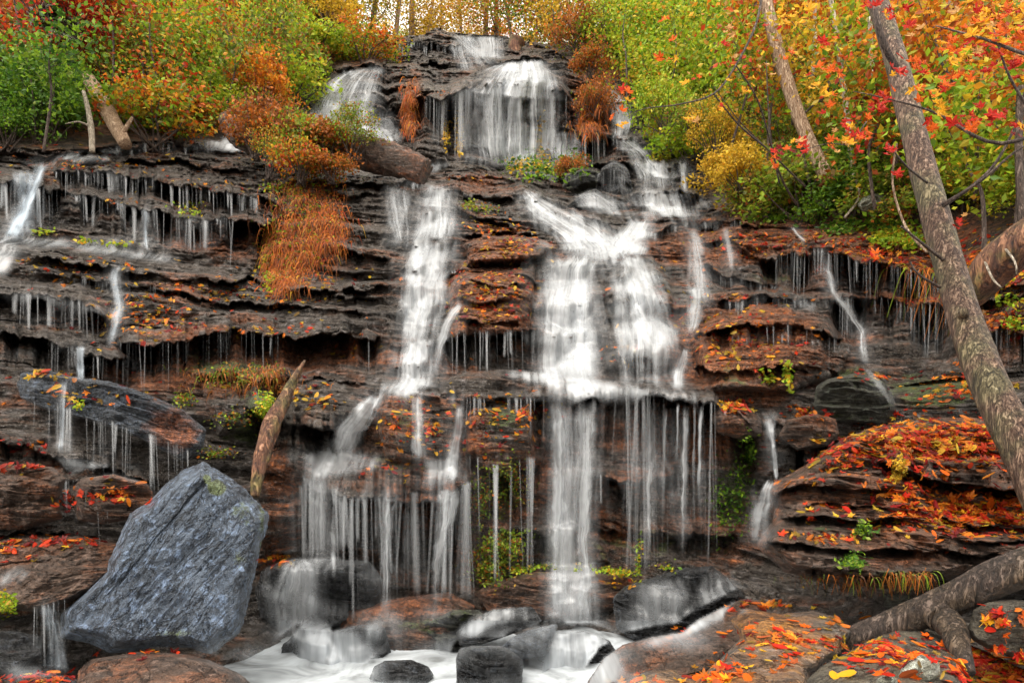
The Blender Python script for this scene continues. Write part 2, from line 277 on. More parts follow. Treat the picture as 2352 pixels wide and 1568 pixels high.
# ledge lips: points, protrusion m, undercut m, fade up px, fade down px
LIPS = [
([(-80,340),(100,354),(200,352),(300,336),(400,331),(480,339),(550,353)],.3,.5,18,18),
([(150,378),(260,366),(400,372),(520,384),(600,398)],.3,.4,16,16),
([(120,392),(250,400),(400,420),(520,440),(650,462)],.8,1.2,30,52),
([(-80,408),(0,413),(100,430),(187,447),(253,467),(333,482),(433,502),(567,506),(640,520)],.8,1.3,24,70),
([(60,590),(200,602),(300,630),(420,645),(560,640),(680,665),(900,655)],.3,.5,20,22),
([(80,625),(200,640),(330,655),(480,690),(640,700),(850,715)],.25,.4,18,18),
([(-60,672),(60,676),(150,685),(233,716),(260,740)],.5,.9,22,60),
([(-60,760),(57,772),(167,800),(250,826),(330,824)],.5,1.1,22,62),
([(262,784),(310,792),(360,792),(433,777),(500,757),(600,771),(700,775),(790,768),(880,775)],.8,1.5,44,70),
([(420,855),(500,852),(600,872),(660,868)],.35,.7,22,40),
([(640,862),(700,870),(760,876),(850,885)],.3,.2,16,20),
([(560,930),(640,962),(740,985),(860,985)],.9,1.1,46,90),
([(-80,1000),(0,1006),(60,1026),(120,1046),(240,1070),(360,1108)],.6,.7,18,36),
([(-80,1222),(60,1226),(150,1230),(280,1240)],.3,.4,10,20),
([(675,1050),(690,1095),(720,1126),(780,1138),(860,1142),(960,1152),(1020,1142),(1078,1112),(1092,1080)],1.25,1.0,95,190),
([(868,894),(930,892),(1062,922),(1180,915),(1260,918)],.35,.1,14,30),
([(1210,916),(1300,912),(1400,904),(1500,912),(1620,924),(1700,950),(1745,985)],1.0,1.35,22,120),
([(1080,1060),(1160,1080),(1250,1070)],.4,.9,60,60),
([(1370,1096),(1440,1102),(1560,1088),(1640,1098)],.35,.6,30,44),
([(1100,1140),(1180,1148),(1250,1140)],.3,.6,24,40),
([(1120,1212),(1230,1222),(1400,1212),(1560,1222),(1700,1230)],.25,.5,24,40),
([(1010,768),(1060,778),(1130,772),(1220,762),(1262,758)],.6,1.3,34,70),
([(1040,612),(1120,608),(1230,604)],.3,.3,20,20),
([(1060,640),(1120,655),(1225,650)],.18,.25,12,14),([(1050,682),(1130,692),(1225,688)],.18,.25,12,14),([(1040,722),(1130,738),(1220,730)],.2,.3,12,16),
([(1065,590),(1120,606),(1200,598),(1275,588)],.3,.5,40,16),
([(1020,402),(1100,402),(1170,410),(1200,430)],.3,.1,8,10),([(1030,440),(1100,448),(1190,462)],.4,.8,26,26),([(1040,480),(1120,505),(1200,520)],.25,.5,14,20),([(1045,528),(1130,538),(1250,536)],.2,.4,12,16),
([(640,414),(760,416),(860,418),(975,424)],.4,.5,12,20),([(700,440),(800,446),(900,440)],.25,.4,10,20),
([(700,560),(800,575),(910,590)],.35,.5,20,26),([(720,615),(830,622),(910,632)],.25,.4,14,18),([(760,680),(900,688)],.25,.35,14,18),
([(1470,548),(1500,525),(1560,512),(1700,508),(1760,522)],.4,.5,14,30),
([(1600,556),(1680,560),(1760,600),(1800,640)],.3,.4,18,20),
([(1600,600),(1680,640),(1770,655),(1800,650)],.3,.5,20,30),
([(1740,604),(1790,588),(1850,577),(1930,582),(1990,600),(2090,612),(2170,632),(2230,660)],.9,1.9,30,80),
([(1640,706),(1700,690),(1760,677),(1850,686),(1880,690)],.4,.7,20,32),
([(1900,690),(1960,678),(2060,686),(2160,702),(2200,730)],.7,2.0,22,110),
([(1585,778),(1640,750),(1720,742),(1830,748),(1900,760),(1960,790)],.4,.8,36,50),
([(1590,842),(1700,850),(1800,842),(1870,850)],.3,.5,40,40),
([(2240,770),(2300,758),(2450,765)],.7,1.6,30,80),
([(2180,700),(2260,690),(2450,660)],.5,.8,30,40),
([(1770,960),(1800,985),(1900,1020),(2000,1010)],.4,1.6,20,140),
# upper tier
([(900,100),(940,104),(990,102),(1050,108),(1070,112)],.4,.9,16,26),([(1060,84),(1165,84)],.5,.5,8,30),
([(915,145),(970,150),(1040,152)],.3,.4,12,14),
([(760,160),(840,150),(895,150)],.9,.2,10,60),([(700,262),(800,262),(890,266)],.5,.4,12,14),([(840,290),(900,272),(925,300)],.5,.4,10,20),
([(975,214),(1010,228),(1080,200),(1150,192),(1230,196),(1300,215),(1318,240)],1.1,1.4,26,80),
([(925,215),(950,222),(975,216)],.7,1.2,20,100),
([(1105,146),(1160,142),(1230,132),(1290,158)],.6,.2,10,20),([(1110,170),(1200,166),(1300,186)],.4,.3,10,14),
([(1140,296),(1165,284),(1200,290),(1225,298)],.5,.4,12,20),([(1235,300),(1290,297),(1360,305),(1430,318)],.7,1.2,16,60),
([(1340,210),(1370,230),(1390,260)],.5,.6,30,40),([(1395,240),(1440,238)],.5,.4,10,20),
([(1400,320),(1450,322),(1500,346)],.5,.5,10,20),([(1330,394),(1400,372),(1450,384),(1520,378),(1560,382)],.6,.5,14,30),
([(1500,395),(1580,372),(1592,380)],.4,.4,10,30),([(1440,446),(1540,440),(1600,444),(1622,460)],.7,.9,14,36),([(1310,456),(1380,448),(1450,470)],.6,.3,14,20),
([(1190,452),(1240,456),(1300,480),(1380,505),(1450,530)],.35,.2,10,10),([(1200,478),(1260,486),(1330,512),(1420,548)],.35,.2,10,10),([(1230,520),(1300,540),(1360,565)],.35,.2,10,12),
# steps under the main falls
([(1240,620),(1370,612)],.3,.2,12,16),([(1215,706),(1370,702)],.5,.2,12,20),([(1208,780),(1300,770),(1400,772)],.6,.3,14,30),([(1390,640),(1530,632)],.4,.3,16,22),
([(1385,700),(1420,696),(1550,696),(1600,704)],.55,.4,16,26),([(1375,745),(1450,728),(1530,740),(1572,770)],.45,.4,20,30),
([(1380,600),(1510,596)],.3,.2,10,10),([(1390,828),(1440,812),(1560,820)],.4,.9,40,50),
([(920,566),(1060,556)],.4,.2,14,20),([(915,620),(1035,612)],.4,.2,14,20),([(910,668),(1040,660)],.4,.3,14,20),([(905,716),(1035,704)],.4,.2,14,20),([(890,796),(1005,788)],.5,.3,14,20),([(885,842),(1010,838)],.4,.2,10,20),
([(960,440),(1050,436)],.4,.2,10,16),([(955,500),(1050,496)],.4,.2,10,16)]
BUMPS = [  # outline, protrusion
([(866,940),(878,905),(893,888),(950,897),(1020,912),(1062,925),(1066,960),(1050,1062),(885,1062),(868,1000)],.75),
([(1070,960),(1085,930),(1150,920),(1255,925),(1262,1000),(1245,1060),(1110,1090),(1070,1040)],.7),
([(1010,880),(1060,855),(1150,848),(1240,855),(1330,885),(1250,915),(1100,918),(1010,905)],.5),
([(1035,640),(1060,612),(1230,608),(1225,700),(1215,760),(1020,775),(1030,700)],.9),
([(1065,560),(1110,542),(1230,545),(1285,570),(1230,595),(1075,605)],.8),
([(1390,640),(1440,590),(1500,590),(1540,640),(1550,700),(1390,700)],.5),
([(1375,750),(1430,728),(1520,735),(1570,790),(1560,850),(1390,850)],.6),
([(925,220),(960,200),(1030,195),(1030,380),(960,380),(930,280)],.8),
([(1020,200),(1120,150),(1250,150),(1310,210),(1310,300),(1030,300)],.8),
([(1340,200),(1390,180),(1400,300),(1340,310)],.6),
([(880,145),(990,145),(1000,230),(890,260)],.6),
([(730,200),(770,160),(890,150),(890,260),(740,260)],.8),
([(1085,1260),(1120,1230),(1180,1225),(1210,1260),(1200,1320),(1110,1350),(1080,1310)],.7),
([(1250,1230),(1300,1210),(1400,1215),(1400,1290),(1280,1300)],.4),
([(1590,800),(1620,740),(1720,690),(1860,700),(1960,790),(1930,860),(1820,900),(1620,900)],.9),
([(640,900),(680,868),(780,870),(860,890),(850,960),(740,985),(660,985)],.6),
([(460,880),(560,860),(640,880),(600,990),(500,1000)],.5)]
def star(poly):
    p = np.array(poly, float); c = p.mean(0)
    def f(x, y):                                           # 0 at centre .. 1 on the outline
        th = np.arctan2(y-c[1], x-c[0]); rr = np.hypot(x-c[0], y-c[1]); R_ = np.zeros_like(rr)
        dx, dy = np.cos(th), np.sin(th)
        for i in range(len(p)):
            a = p[i]-c; b = p[(i+1) % len(p)]-c; e = b-a; den = dx*e[1]-dy*e[0]
            den = np.where(abs(den) < 1e-9, 1e-9, den)
            t = (a[0]*e[1]-a[1]*e[0])/den; u = (a[0]*dy-a[1]*dx)/den
            ok = (t > 0) & (u >= -1e-6) & (u <= 1+1e-6); R_ = np.where(ok, np.maximum(R_, t), R_)
        return rr/np.maximum(R_, 1e-6)
    return f, p
def inpoly(x, y, poly):
    r = np.zeros(x.shape, bool); n = len(poly)
    for i in range(n):
        x1, y1 = poly[i]; x2, y2 = poly[(i+1) % n]
        if y1 == y2: continue
        c = ((y1 > y) != (y2 > y)) & (x < (x2-x1)*(y-y1)/(y2-y1)+x1); r ^= c
    return r
def relief(x, y, lips, wob=1.0):
    o = np.zeros_like(x)
    for k, (pl, pr, un, fu, fd) in enumerate(lips):
        q = np.array(pl, float); x0, x1 = q[0, 0], q[-1, 0]; q = q[np.argsort(q[:, 0])]
        m = (x > x0-2) & (x < x1+2)
        if not m.any(): continue
        xx = x[m]; yy = y[m]; yl = np.interp(xx, q[:, 0], q[:, 1])+wob*(11*fbm(xx/52, xx*0+k*3.3, 5, 4)+6*fbm(xx/11, xx*0+k*1.3, 6, 3)*min(1, fd/40))
        L = x1-x0; e = min(40, L*.22); tp = sstep(x0, x0+e, xx)*(1-sstep(x1-e, x1, xx)) if e > 0 else 1
        cw = xx/21+.6*fbm(xx/60, xx*0+k, 3, 2); ci = np.floor(cw).astype(np.int64); ct = sstep(.78, 1, cw-ci); cA = h2(ci, ci*0+k, 91)*(1-ct)+h2(ci+1, ci*0+k, 91)*ct; cB = h2(ci, ci*0+k, 92)*(1-ct)+h2(ci+1, ci*0+k, 92)*ct
        yl = yl+wob*9*(cA-.5)
        a = (.55+.9*cB)*(.35+.95*sstep(.15, .75, vn(xx/34, xx*0+k, 8))+.3*(vn(xx/9, xx*0+k, 18)-.5))*tp
        dy = yl-yy
        up = np.where(dy >= 0, np.clip(1-dy/(fu*1.3), 0, 1)**1.3, 0)
        und = np.where(dy < 0, np.clip(1+dy/(fd*1.2), 0, 1)**.8*sstep(0, 4.5, -dy), 0)
        lipd = np.where(dy < 0, 1-sstep(0, 4.5, -dy), 0)
        o[m] += a*(-pr*(up+lipd)+un*und)
    return o
def strata(X, Z, D, amp=1.0, seed=0, tilt=.08, sc=1.0):
    w1 = .7*fbm(X*.16*sc, Z*.2*sc, seed+1, 3); w2 = fbm(X*.7*sc, Z*.9*sc, seed+2, 3)
    s = Z+tilt*X+.55/sc*w1+.13/sc*w2
    o = np.zeros_like(X)
    for k, (f, a) in enumerate(((.5, .34), (1.2, .26), (3.1, .15), (7.5, .055), (17, .03))):
        f *= sc; ss = s*f+.35*fbm(X*f*.5, Z*f*.5, seed+9+k, 2); fr = ss-np.floor(ss); row = np.floor(ss).astype(np.int64)
        mod = .35+1.1*vn(X*f*.28, row*7.3, seed+20+k)
        fr = np.where(fr > .88, (1-fr)/.12*.88, fr)
        o -= a/sc*mod*(fr**1.3-.4)
        cx = X*f*.45+h2(row, row*0, seed+30+k)*9+.3*vn(X*f, Z*f, seed+40); i = np.floor(cx).astype(np.int64)
        c0 = h2(i, row, seed+50+k); c1 = h2(i+1, row, seed+50+k); t = sstep(.82, 1, cx-i)
        o += a/sc*1.0*((c0*(1-t)+c1*t)-.5)
    o += .22/sc*fbm(X*.8*sc, Z*.8*sc, seed+60, 5)+.07/sc*np.abs(fbm(X*2.2*sc, Z*3.5*sc, seed+66, 4))*2+.05/sc*fbm(X*5*sc, Z*9*sc, seed+61, 4)
    return o*amp
HILL_L = [(-900,334),(0,332),(100,346),(200,345),(300,328),(400,322),(545,338),(600,280),(690,240),(725,185),(770,158),(850,148),(890,140),(905,100),(905,-400),(-900,-400)]
HILL_R = [(1170,88),(1255,104),(1320,150),(1345,185),(1382,178),(1462,180),(1490,310),(1590,345),(1640,480),(1750,495),(1950,530),(2180,590),(2230,660),(2352,655),(3400,660),(3400,-400),(1170,-400)]
bx = np.concatenate([np.arange(-640, -24, 9.), np.arange(-24, 2376, 2.25), np.arange(2376, 2990, 9.)])
by = np.concatenate([np.arange(-250, -12, 8.), np.arange(-12, 1585, 2.25), np.arange(1585, 1700, 10.)])
GX, GY_ = np.meshgrid(bx, by)
def cliffD(x, y):
    sky = np.interp(x, SKY[:, 0], SKY[:, 1])+3*fbm(x/30, x*0, 77, 3); ye = np.maximum(y, sky)
    d = D0(x, ye); soft = (inpoly(x, ye, HILL_L) | inpoly(x, ye, HILL_R))
    rel = relief(x, ye, LIPS)
    for poly, pr in BUMPS:
        f, p = star(poly); m = (x > p[:, 0].min()-12) & (x < p[:, 0].max()+12) & (ye > p[:, 1].min()-12) & (ye < p[:, 1].max()+12)
        r = f(x[m], ye[m]); rel[m] -= pr*np.clip(1-r**5, 0, 1)**.6
    d = d+rel*(d/13)
    W = P(x, ye, d); st = strata(W[..., 0], W[..., 2], d)
    sk_ = .35*fbm(W[..., 0]*.5, W[..., 2]*.5, 90, 4)
    d = d+np.where(soft, sk_, st*np.clip(d/12, .8, 1.6))
    return d, soft, sky, ye
GD, SOFT, SKYY, YE_ = cliffD(GX, GY_)
V = P(GX, YE_, GD)
back = np.clip(SKYY-GY_, 0, None)
V[..., 1] += np.where(back > 0, back*.15, 0)
def blobs(x, y, L):
    o = np.zeros_like(x)
    for cx, cy, rx, ry, a in L: o = np.maximum(o, a*np.exp(-(((x-cx)/rx)**2+((y-cy)/ry)**2)))
    return o
MOSS = [(520,850,130,30,1.),(600,930,60,60,.9),(560,990,60,40,1),(470,810,80,20,.6),(1150,1290,70,70,1.),(1160,1120,60,90,.9),(1450,1250,300,60,.6),(1690,1150,70,120,.9),(900,1060,190,30,.5),(940,980,60,70,.7),(1150,970,80,70,.75),
 (2150,900,150,50,1.1),(1800,630,60,40,.6),(1250,380,160,40,.8),(1320,400,60,30,.9),(1940,860,100,30,.7),(450,470,160,14,.5),(1000,700,20,150,.5),(620,640,60,20,.3),(1120,470,50,20,.5),(1780,640,60,20,.7),(350,930,60,30,.3),(1700,870,90,60,.5),(880,620,60,80,.4),(850,240,60,40,.4),(1480,640,120,60,.35),(340,1060,60,40,.4)]
RUST = [(1130,690,110,90,.9),(1150,580,90,40,.9),(700,820,260,40,.7),(1700,790,180,110,.9),(1560,1000,140,70,.9),(1450,1100,100,30,.6),(1650,560,170,60,.8),(2000,600,250,40,1.),(1900,520,350,30,1),(1370,230,50,80,1.2),(950,230,20,50,1.5),(2050,690,150,20,.9),(560,560,160,60,.5),(640,880,40,20,.7),(500,830,150,70,.6),(1150,1150,120,50,.5),(2300,760,90,60,.8),(900,960,160,60,.3),(640,1090,30,60,.8),(1230,1100,600,200,.35),(1100,420,60,20,.7),(300,870,200,30,.4)]
att = {'moss': ('POINT', blobs(GX, YE_, MOSS)), 'rust': ('POINT', blobs(GX, YE_, RUST))}
F = grid_faces(*GX.shape)
fs = SOFT.ravel()[F].sum(1) >= 2
me_c = mesh('rock_cliff', V, F[~fs], M['cliff'], att)
cliff = tag(link('rock_cliff', me_c), 'dark wet layered rock wall that the waterfall runs down', kind='structure')
me_h = mesh('hillside', V, F[fs], M['soil'], att)
hill = tag(link('hillside', me_h), 'steep leaf strewn banks above and beside the rock wall', kind='structure')
for me in (me_c, me_h):                                    # drop unused vertices
    import bmesh
    bm = bmesh.new(); bm.from_mesh(me); bmesh.ops.delete(bm, geom=[v for v in bm.verts if not v.link_faces], context='VERTS'); bm.to_mesh(me); bm.free()
# ground under the viewer and behind, to the horizon
gx, gy = np.meshgrid(np.concatenate([[-200, -60], np.linspace(-14, 14, 90), [60, 200]]), np.concatenate([[-200, -40], np.linspace(-8, 8.4, 70)]))
gz = -.35+.12*fbm(gx*.7, gy*.7, 3, 4)+np.clip((gx-1.2)*.5, 0, 1.0)*np.clip((5.5-gy)*.4, 0, 1)*1.0+np.clip((-gx-3.2)*.3, 0, 1.2)+np.clip(2-gy, 0, 4)*.05
ground = tag(link('ground', mesh('ground', np.stack([gx, gy, gz], -1), grid_faces(*gx.shape), M['soil'])), 'brown stony ground around the plunge pool', kind='structure')

# ---------------- boulders ----------------
ROCKS = []
def boulder(name, label, outline, D, thick, mat, tilt=0.0, lean=0.0, facets=5, lips=(), amp=.5, sc=2.2, seed=1, q=3.0, cat='boulder', group=None, moss=(), rustb=(), nr=None, stilt=.08, parts=None):
    f, p = star(outline); c = p.mean(0); n = 0
    size = max(np.ptp(p[:, 0]), np.ptp(p[:, 1])); nth = int(np.clip(size*1.5, 90, 620)); nrr = nr or int(np.clip(size/3.4, 20, 170))
    th = np.linspace(0, 2*math.pi, nth, endpoint=False)
    far = 5000.; rr = f(c[0]+np.cos(th)*far, c[1]+np.sin(th)*far); Rm = far/rr
    Rm = np.convolve(np.r_[Rm[-2:], Rm, Rm[:2]], [.1, .2, .4, .2, .1], 'valid')
    Rm = Rm*(1+.018*fbm(np.cos(th)*5+seed, np.sin(th)*5, seed, 4)+.012*fbm(np.cos(th)*22+seed, np.sin(th)*22, seed, 3))
    r = 1-(1-np.linspace(0, 1, nrr))**1.5; r = r/r[-1]
    rg = np.random.default_rng(seed)
    def shell(side):
        RR, TH = np.meshgrid(r, th, indexing='ij'); X_ = c[0]+RR*Rm[None]*np.cos(TH); Y_ = c[1]+RR*Rm[None]*np.sin(TH)
        h = (1-RR**q)**(1/2.0)
        u = (X_-c[0])/(size*.5); v = (Y_-c[1])/(size*.5)
        for k in range(facets):
            a = rg.uniform(0, 6.28); sl_ = rg.uniform(.35, .9); h = np.minimum(h, rg.uniform(.75, 1.15)+sl_*(u*math.cos(a)+v*math.sin(a)))
        h = np.clip(h+.09*fbm(u*2.6+seed, v*3.4, seed+5, 4), 0, None)*np.clip((1-RR)*7, 0, 1)**.5
        d = D+tilt*(c[1]-Y_)/100+lean*(X_-c[0])/100
        if side > 0:
            d = d-thick*h; W = P(X_, Y_, d); e = 1-RR**8
            d = d+strata(W[..., 0]+seed*3, W[..., 2], d, amp*1.6*D/8, seed, stilt, sc)*e
            if lips: d = d+relief(X_, Y_, lips, .6)*e
        else: d = d+thick*h*1.2+.02
        return X_, Y_, d
    Xf, Yf, Df = shell(1); Vf = P(Xf, Yf, Df); Xb, Yb, Db = shell(-1); Vb = P(Xb, Yb, Db)
    Db[-1] = Df[-1]; Vb[-1] = Vf[-1]
    Ff = grid_faces(nrr, nth, True); Fb = Ff[:, ::-1].copy()
    Vv = np.concatenate([Vf.reshape(-1, 3), Vb[:-1].reshape(-1, 3)])
    idx = np.arange(nrr*nth); idx2 = np.where(idx < (nrr-1)*nth, idx+nrr*nth, idx); Fb = idx2[Fb]
    org = P(c[0], p[:, 1].max(), D); Vv = Vv-org
    xs = np.r_[Xf.ravel(), Xb[:-1].ravel()]; ys = np.r_[Yf.ravel(), Yb[:-1].ravel()]
    me = mesh(name, Vv, np.concatenate([Ff, Fb]), mat, {'moss': ('POINT', blobs(xs, ys, moss) if moss else xs*0), 'rust': ('POINT', blobs(xs, ys, rustb) if rustb else xs*0)})
    o = link(name, me); o.location = org; tag(o, label, cat, group)
    ROCKS.append((o, label)); return o
B = boulder
B('slab_boulder', 'big upright blue-grey slab leaning at the lower left beside the falls', [(467,1059),(500,1078),(540,1106),(593,1149),(617,1179),(612,1215),(600,1246),(580,1346),(566,1400),(550,1456),(483,1502),(443,1489),(373,1482),(310,1494),(253,1501),(207,1476),(137,1466),(140,1409),(187,1369),(247,1312),(250,1290),(280,1219),(300,1179),(350,1146),(383,1109),(417,1079)], 7.4, .55, M['blue'], tilt=.12, lean=.06, amp=.2, sc=3.0, seed=3, q=9, facets=3, stilt=-1.3, moss=[(497,1120,22,20,2.2),(476,1100,12,12,1.8),(560,1190,55,65,.95),(548,1280,30,60,.8),(390,1458,100,30,1.0),(600,1230,14,120,1.0)])
B('flat_rock', 'flat brown wet rock lying in front of the blue slab', [(180,1539),(213,1512),(317,1496),(417,1499),(483,1516),(550,1546),(590,1580),(560,1640),(200,1640),(170,1580)], 6.2, .5, M['brown'], tilt=.9, seed=4, amp=.35, cat='rock')
B('pool_rock', 'small dark rounded rock standing alone in the pool', [(846,1564),(858,1530),(884,1516),(944,1514),(984,1529),(996,1548),(985,1610),(850,1610)], 7.9, .3, M['darkwet'], facets=8, seed=5, amp=.7, sc=4, cat='rock')
B('pool_rock', 'square layered dark rock standing in the middle of the pool', [(1047,1512),(1055,1489),(1084,1482),(1150,1482),(1185,1500),(1203,1515),(1197,1620),(1050,1620)], 7.6, .35, M['darkwet'], facets=8, seed=6, amp=.9, sc=4, cat='rock')
B('tilted_rock', 'tilted wet block pointing left with water sliding over its top', [(1047,1452),(1084,1419),(1134,1399),(1220,1392),(1247,1426),(1167,1459),(1100,1482),(1055,1482)], 8.9, .45, M['darkwet'], tilt=.5, facets=8, seed=7, amp=1.3, sc=3, cat='rock')
B('pool_rock', 'low grey rock edged with leaves behind the square layered rock', [(1150,1485),(1180,1460),(1217,1446),(1284,1431),(1268,1470),(1250,1505),(1180,1520)], 8.4, .3, M['grey'], facets=8, amp=1.3, seed=8, tilt=.5, cat='rock')
B('domed_rock', 'domed rock buried under white water at the foot of the main fall', [(1228,1600),(1235,1490),(1275,1456),(1340,1448),(1400,1470),(1430,1515),(1445,1600)], 8.6, .5, M['darkwet'], facets=8, seed=9, amp=1.3, sc=3, cat='rock')
B('shiny_boulder', 'shiny blue-black boulder right of the main fall', [(1407,1372),(1434,1346),(1484,1330),(1567,1304),(1635,1299),(1668,1325),(1715,1368),(1700,1420),(1560,1470),(1450,1470),(1415,1440)], 9.6, .7, M['darkwet'], tilt=.2, facets=8, seed=10, amp=1.3, sc=2.4)
B('wet_rock', 'wet rock below the left curtain with water veiled over its top', [(585,1360),(600,1310),(650,1285),(740,1282),(850,1288),(885,1340),(860,1420),(800,1440),(720,1440),(600,1420)], 9.9, .6, M['darkwet'], facets=8, seed=11, amp=1.3, cat='rock')
B('wet_rock', 'round grey rock veiled in white water left of the pool', [(636,1600),(648,1480),(690,1445),(760,1450),(830,1432),(885,1442),(898,1500),(890,1600)], 8.9, .55, M['darkwet'], facets=8, seed=12, amp=1.3, cat='rock')
B('ramp_rock', 'rust-orange sloping rock behind the pool', [(780,1440),(800,1402),(900,1375),(1030,1358),(1090,1390),(1080,1450),(1000,1500),(900,1530),(800,1480)], 9.6, .55, M['brown'], tilt=.5, seed=13, amp=.5, cat='rock', rustb=[(900,1390,120,25,1.0)], moss=[(960,1440,70,30,.8)])
B('ledge_rock', 'flat rust-topped rock under the row of green plants', [(1092,1362),(1130,1335),(1230,1312),(1400,1316),(1490,1335),(1450,1372),(1410,1400),(1250,1425),(1120,1405)], 10.3, .5, M['brown'], tilt=.4, seed=14, amp=.5, cat='rock')
B('dark_rock', 'dark mossy rock between the pool and the orange ramp', [(1000,1470),(960,1440),(1040,1400),(1100,1400),(1130,1440),(1060,1500),(980,1540)], 9.1, .4, M['mossy'], amp=1.3, seed=15, cat='rock')
B('curved_rock', 'long curved reddish rock at the right edge of the pool', [(1345,1600),(1350,1562),(1384,1512),(1434,1479),(1500,1462),(1568,1452),(1601,1425),(1700,1376),(1760,1380),(1760,1440),(1690,1490),(1640,1540),(1560,1560),(1480,1620),(1350,1630)], 6.0, .5, M['brown'], tilt=1.2, lean=-.15, seed=16, amp=.5, cat='rock')
B('leafy_boulder', 'blue and gold boulder with scattered yellow leaves in the right foreground', [(1678,1425),(1708,1399),(1801,1409),(1868,1403),(1918,1413),(1961,1449),(1938,1476),(1928,1499),(1861,1545),(1845,1640),(1560,1640),(1600,1560),(1655,1512),(1701,1465)], 4.4, .4, M['golden'], tilt=1.0, seed=17, amp=.3, sc=3, rustb=[(1740,1430,50,30,1.),(1650,1580,70,40,.5)])
B('orange_rock', 'low orange-brown rock beside the pool in the foreground', [(1400,1600),(1440,1560),(1500,1535),(1600,1528),(1660,1530),(1640,1640),(1400,1650)], 4.9, .3, M['golden'], tilt=1.3, seed=18, amp=.3, sc=3, cat='rock')
B('olive_boulder', 'olive rounded boulder with orange leaves below the forked log', [(1848,1565),(1888,1529),(1985,1476),(2061,1442),(2118,1439),(2168,1459),(2201,1496),(2213,1539),(2222,1650),(1850,1650)], 3.9, .38, M['olive'], tilt=1.0, seed=19, amp=.28, sc=3)
B('lichen_stone', 'pale lichen-crusted stone at the bottom right', [(2060,1560),(2075,1524),(2115,1501),(2158,1522),(2160,1552),(2120,1572)], 3.35, .14, M['lichen'], seed=20, amp=.2, sc=5, cat='stone', facets=7)
B('lichen_stone', 'lower yellowish lichen stone at the bottom edge', [(2000,1600),(2015,1556),(2045,1546),(2062,1560),(2060,1600)], 3.2, .12, M['lichen'], seed=21, amp=.2, sc=5, cat='stone')
B('grey_stone', 'blue-grey low stone under the pale lichen-crusted one', [(1990,1640),(2010,1570),(2060,1545),(2130,1545),(2190,1552),(2215,1580),(2225,1640)], 3.5, .2, M['grey'], seed=22, tilt=.6, amp=.2, sc=4, cat='stone')
B('shadow_boulder', 'rounded olive boulder tucked under the forked log at the right edge', [(2221,1446),(2235,1399),(2268,1380),(2330,1376),(2420,1386),(2430,1500),(2340,1512),(2270,1490),(2235,1470)], 4.3, .4, M['olive'], seed=23, amp=.3, sc=3)
B('mossy_stone', 'small moss-capped stone in the dark hollow by the log', [(2028,1388),(2041,1359),(2068,1352),(2091,1366),(2083,1394),(2040,1400)], 5.6, .12, M['mossy'], seed=24, cat='stone')
LBL = [([(1760,1135),(1850,1108),(1960,1120),(2060,1118)],.25,.3,26,18),([(2020,1055),(2070,1072),(2140,1100),(2250,1112),(2352,1130),(2460,1150)],.5,.9,60,28),([(1780,1190),(1880,1180),(1980,1200),(2080,1185)],.2,.3,30,22),
       ([(1745,1240),(1860,1250),(1960,1265),(2060,1255),(2150,1262),(2250,1275),(2400,1260)],.25,.35,30,20),([(2120,1180),(2200,1200),(2300,1210),(2450,1215)],.2,.3,26,18),([(1780,1290),(1900,1310),(2000,1320),(2100,1310)],.2,.4,20,30),([(2180,1265),(2260,1280),(2400,1290)],.3,.7,14,40),([(1820,1160),(1900,1150),(2000,1165)],.15,.2,14,12),([(2140,1230),(2260,1245),(2420,1240)],.15,.25,14,12)]
B('layered_boulder', 'huge layered rust-brown boulder on the right heaped with red and orange leaves', [(1752,1128),(1772,1110),(1800,1096),(1860,1060),(1930,1010),(2010,980),(2120,962),(2250,957),(2450,950),(2600,1000),(2600,1240),(2450,1300),(2300,1300),(2200,1330),(2050,1352),(1960,1347),(1880,1335),(1800,1310),(1762,1275),(1740,1250),(1755,1220),(1775,1200),(1770,1150)], 7.0, .85, M['brown'], tilt=.62, lean=-.1, seed=25, amp=1.5, sc=2.4, q=7, facets=2, lips=LBL, moss=[(1890,1215,40,12,1.),(2000,1130,40,12,.9),(2060,1320,80,22,.9),(2300,1290,60,20,.6)])
B('brown_boulder', 'rounded brown boulder just left of the mossy dome', [(1788,1000),(1805,965),(1870,948),(1920,962),(1928,1000),(1900,1024),(1830,1034)], 9.2, .4, M['brown'], seed=26, amp=.4)
B('mossy_boulder', 'mossy dome-shaped boulder under the right-hand trickles', [(1868,930),(1875,886),(1901,870),(1968,856),(2028,873),(2048,900),(2060,945),(2035,975),(1935,970),(1875,955)], 9.8, .6, M['mossy'], seed=27, amp=.5)
B('leaf_capped_rock', 'rock capped with orange leaves at the right end of the main ledge', [(1632,960),(1650,932),(1690,922),(1730,940),(1752,966),(1750,1000),(1700,1010),(1650,995)], 10.0, .45, M['brown'], seed=28, amp=.4, cat='rock')
B('ridge_boulder', 'long tilted boulder running down to the right above the blue slab', [(36,885),(48,856),(100,848),(150,862),(250,875),(340,905),(420,940),(472,985),(468,1030),(430,1062),(390,1045),(330,1010),(280,990),(200,965),(100,938),(50,915)], 9.6, .6, M['grey'], tilt=.1, seed=29, amp=.5, sc=2.2, stilt=.35, rustb=[(400,990,60,50,1.2)], q=5)
B('block_rock', 'leaf-topped reddish block at the left edge under a dripping ledge', [(-80,1080),(0,1070),(60,1066),(120,1072),(152,1100),(135,1150),(145,1190),(60,1215),(-80,1220)], 8.2, .5, M['brown'], seed=30, amp=.6, q=6, cat='rock')
B('block_rock', 'round-edged wet block right beside the blue slab with red leaves on it', [(160,1130),(185,1098),(260,1088),(340,1112),(360,1150),(320,1188),(240,1203),(180,1195)], 8.2, .5, M['brown'], seed=31, amp=.5, q=5, cat='rock')
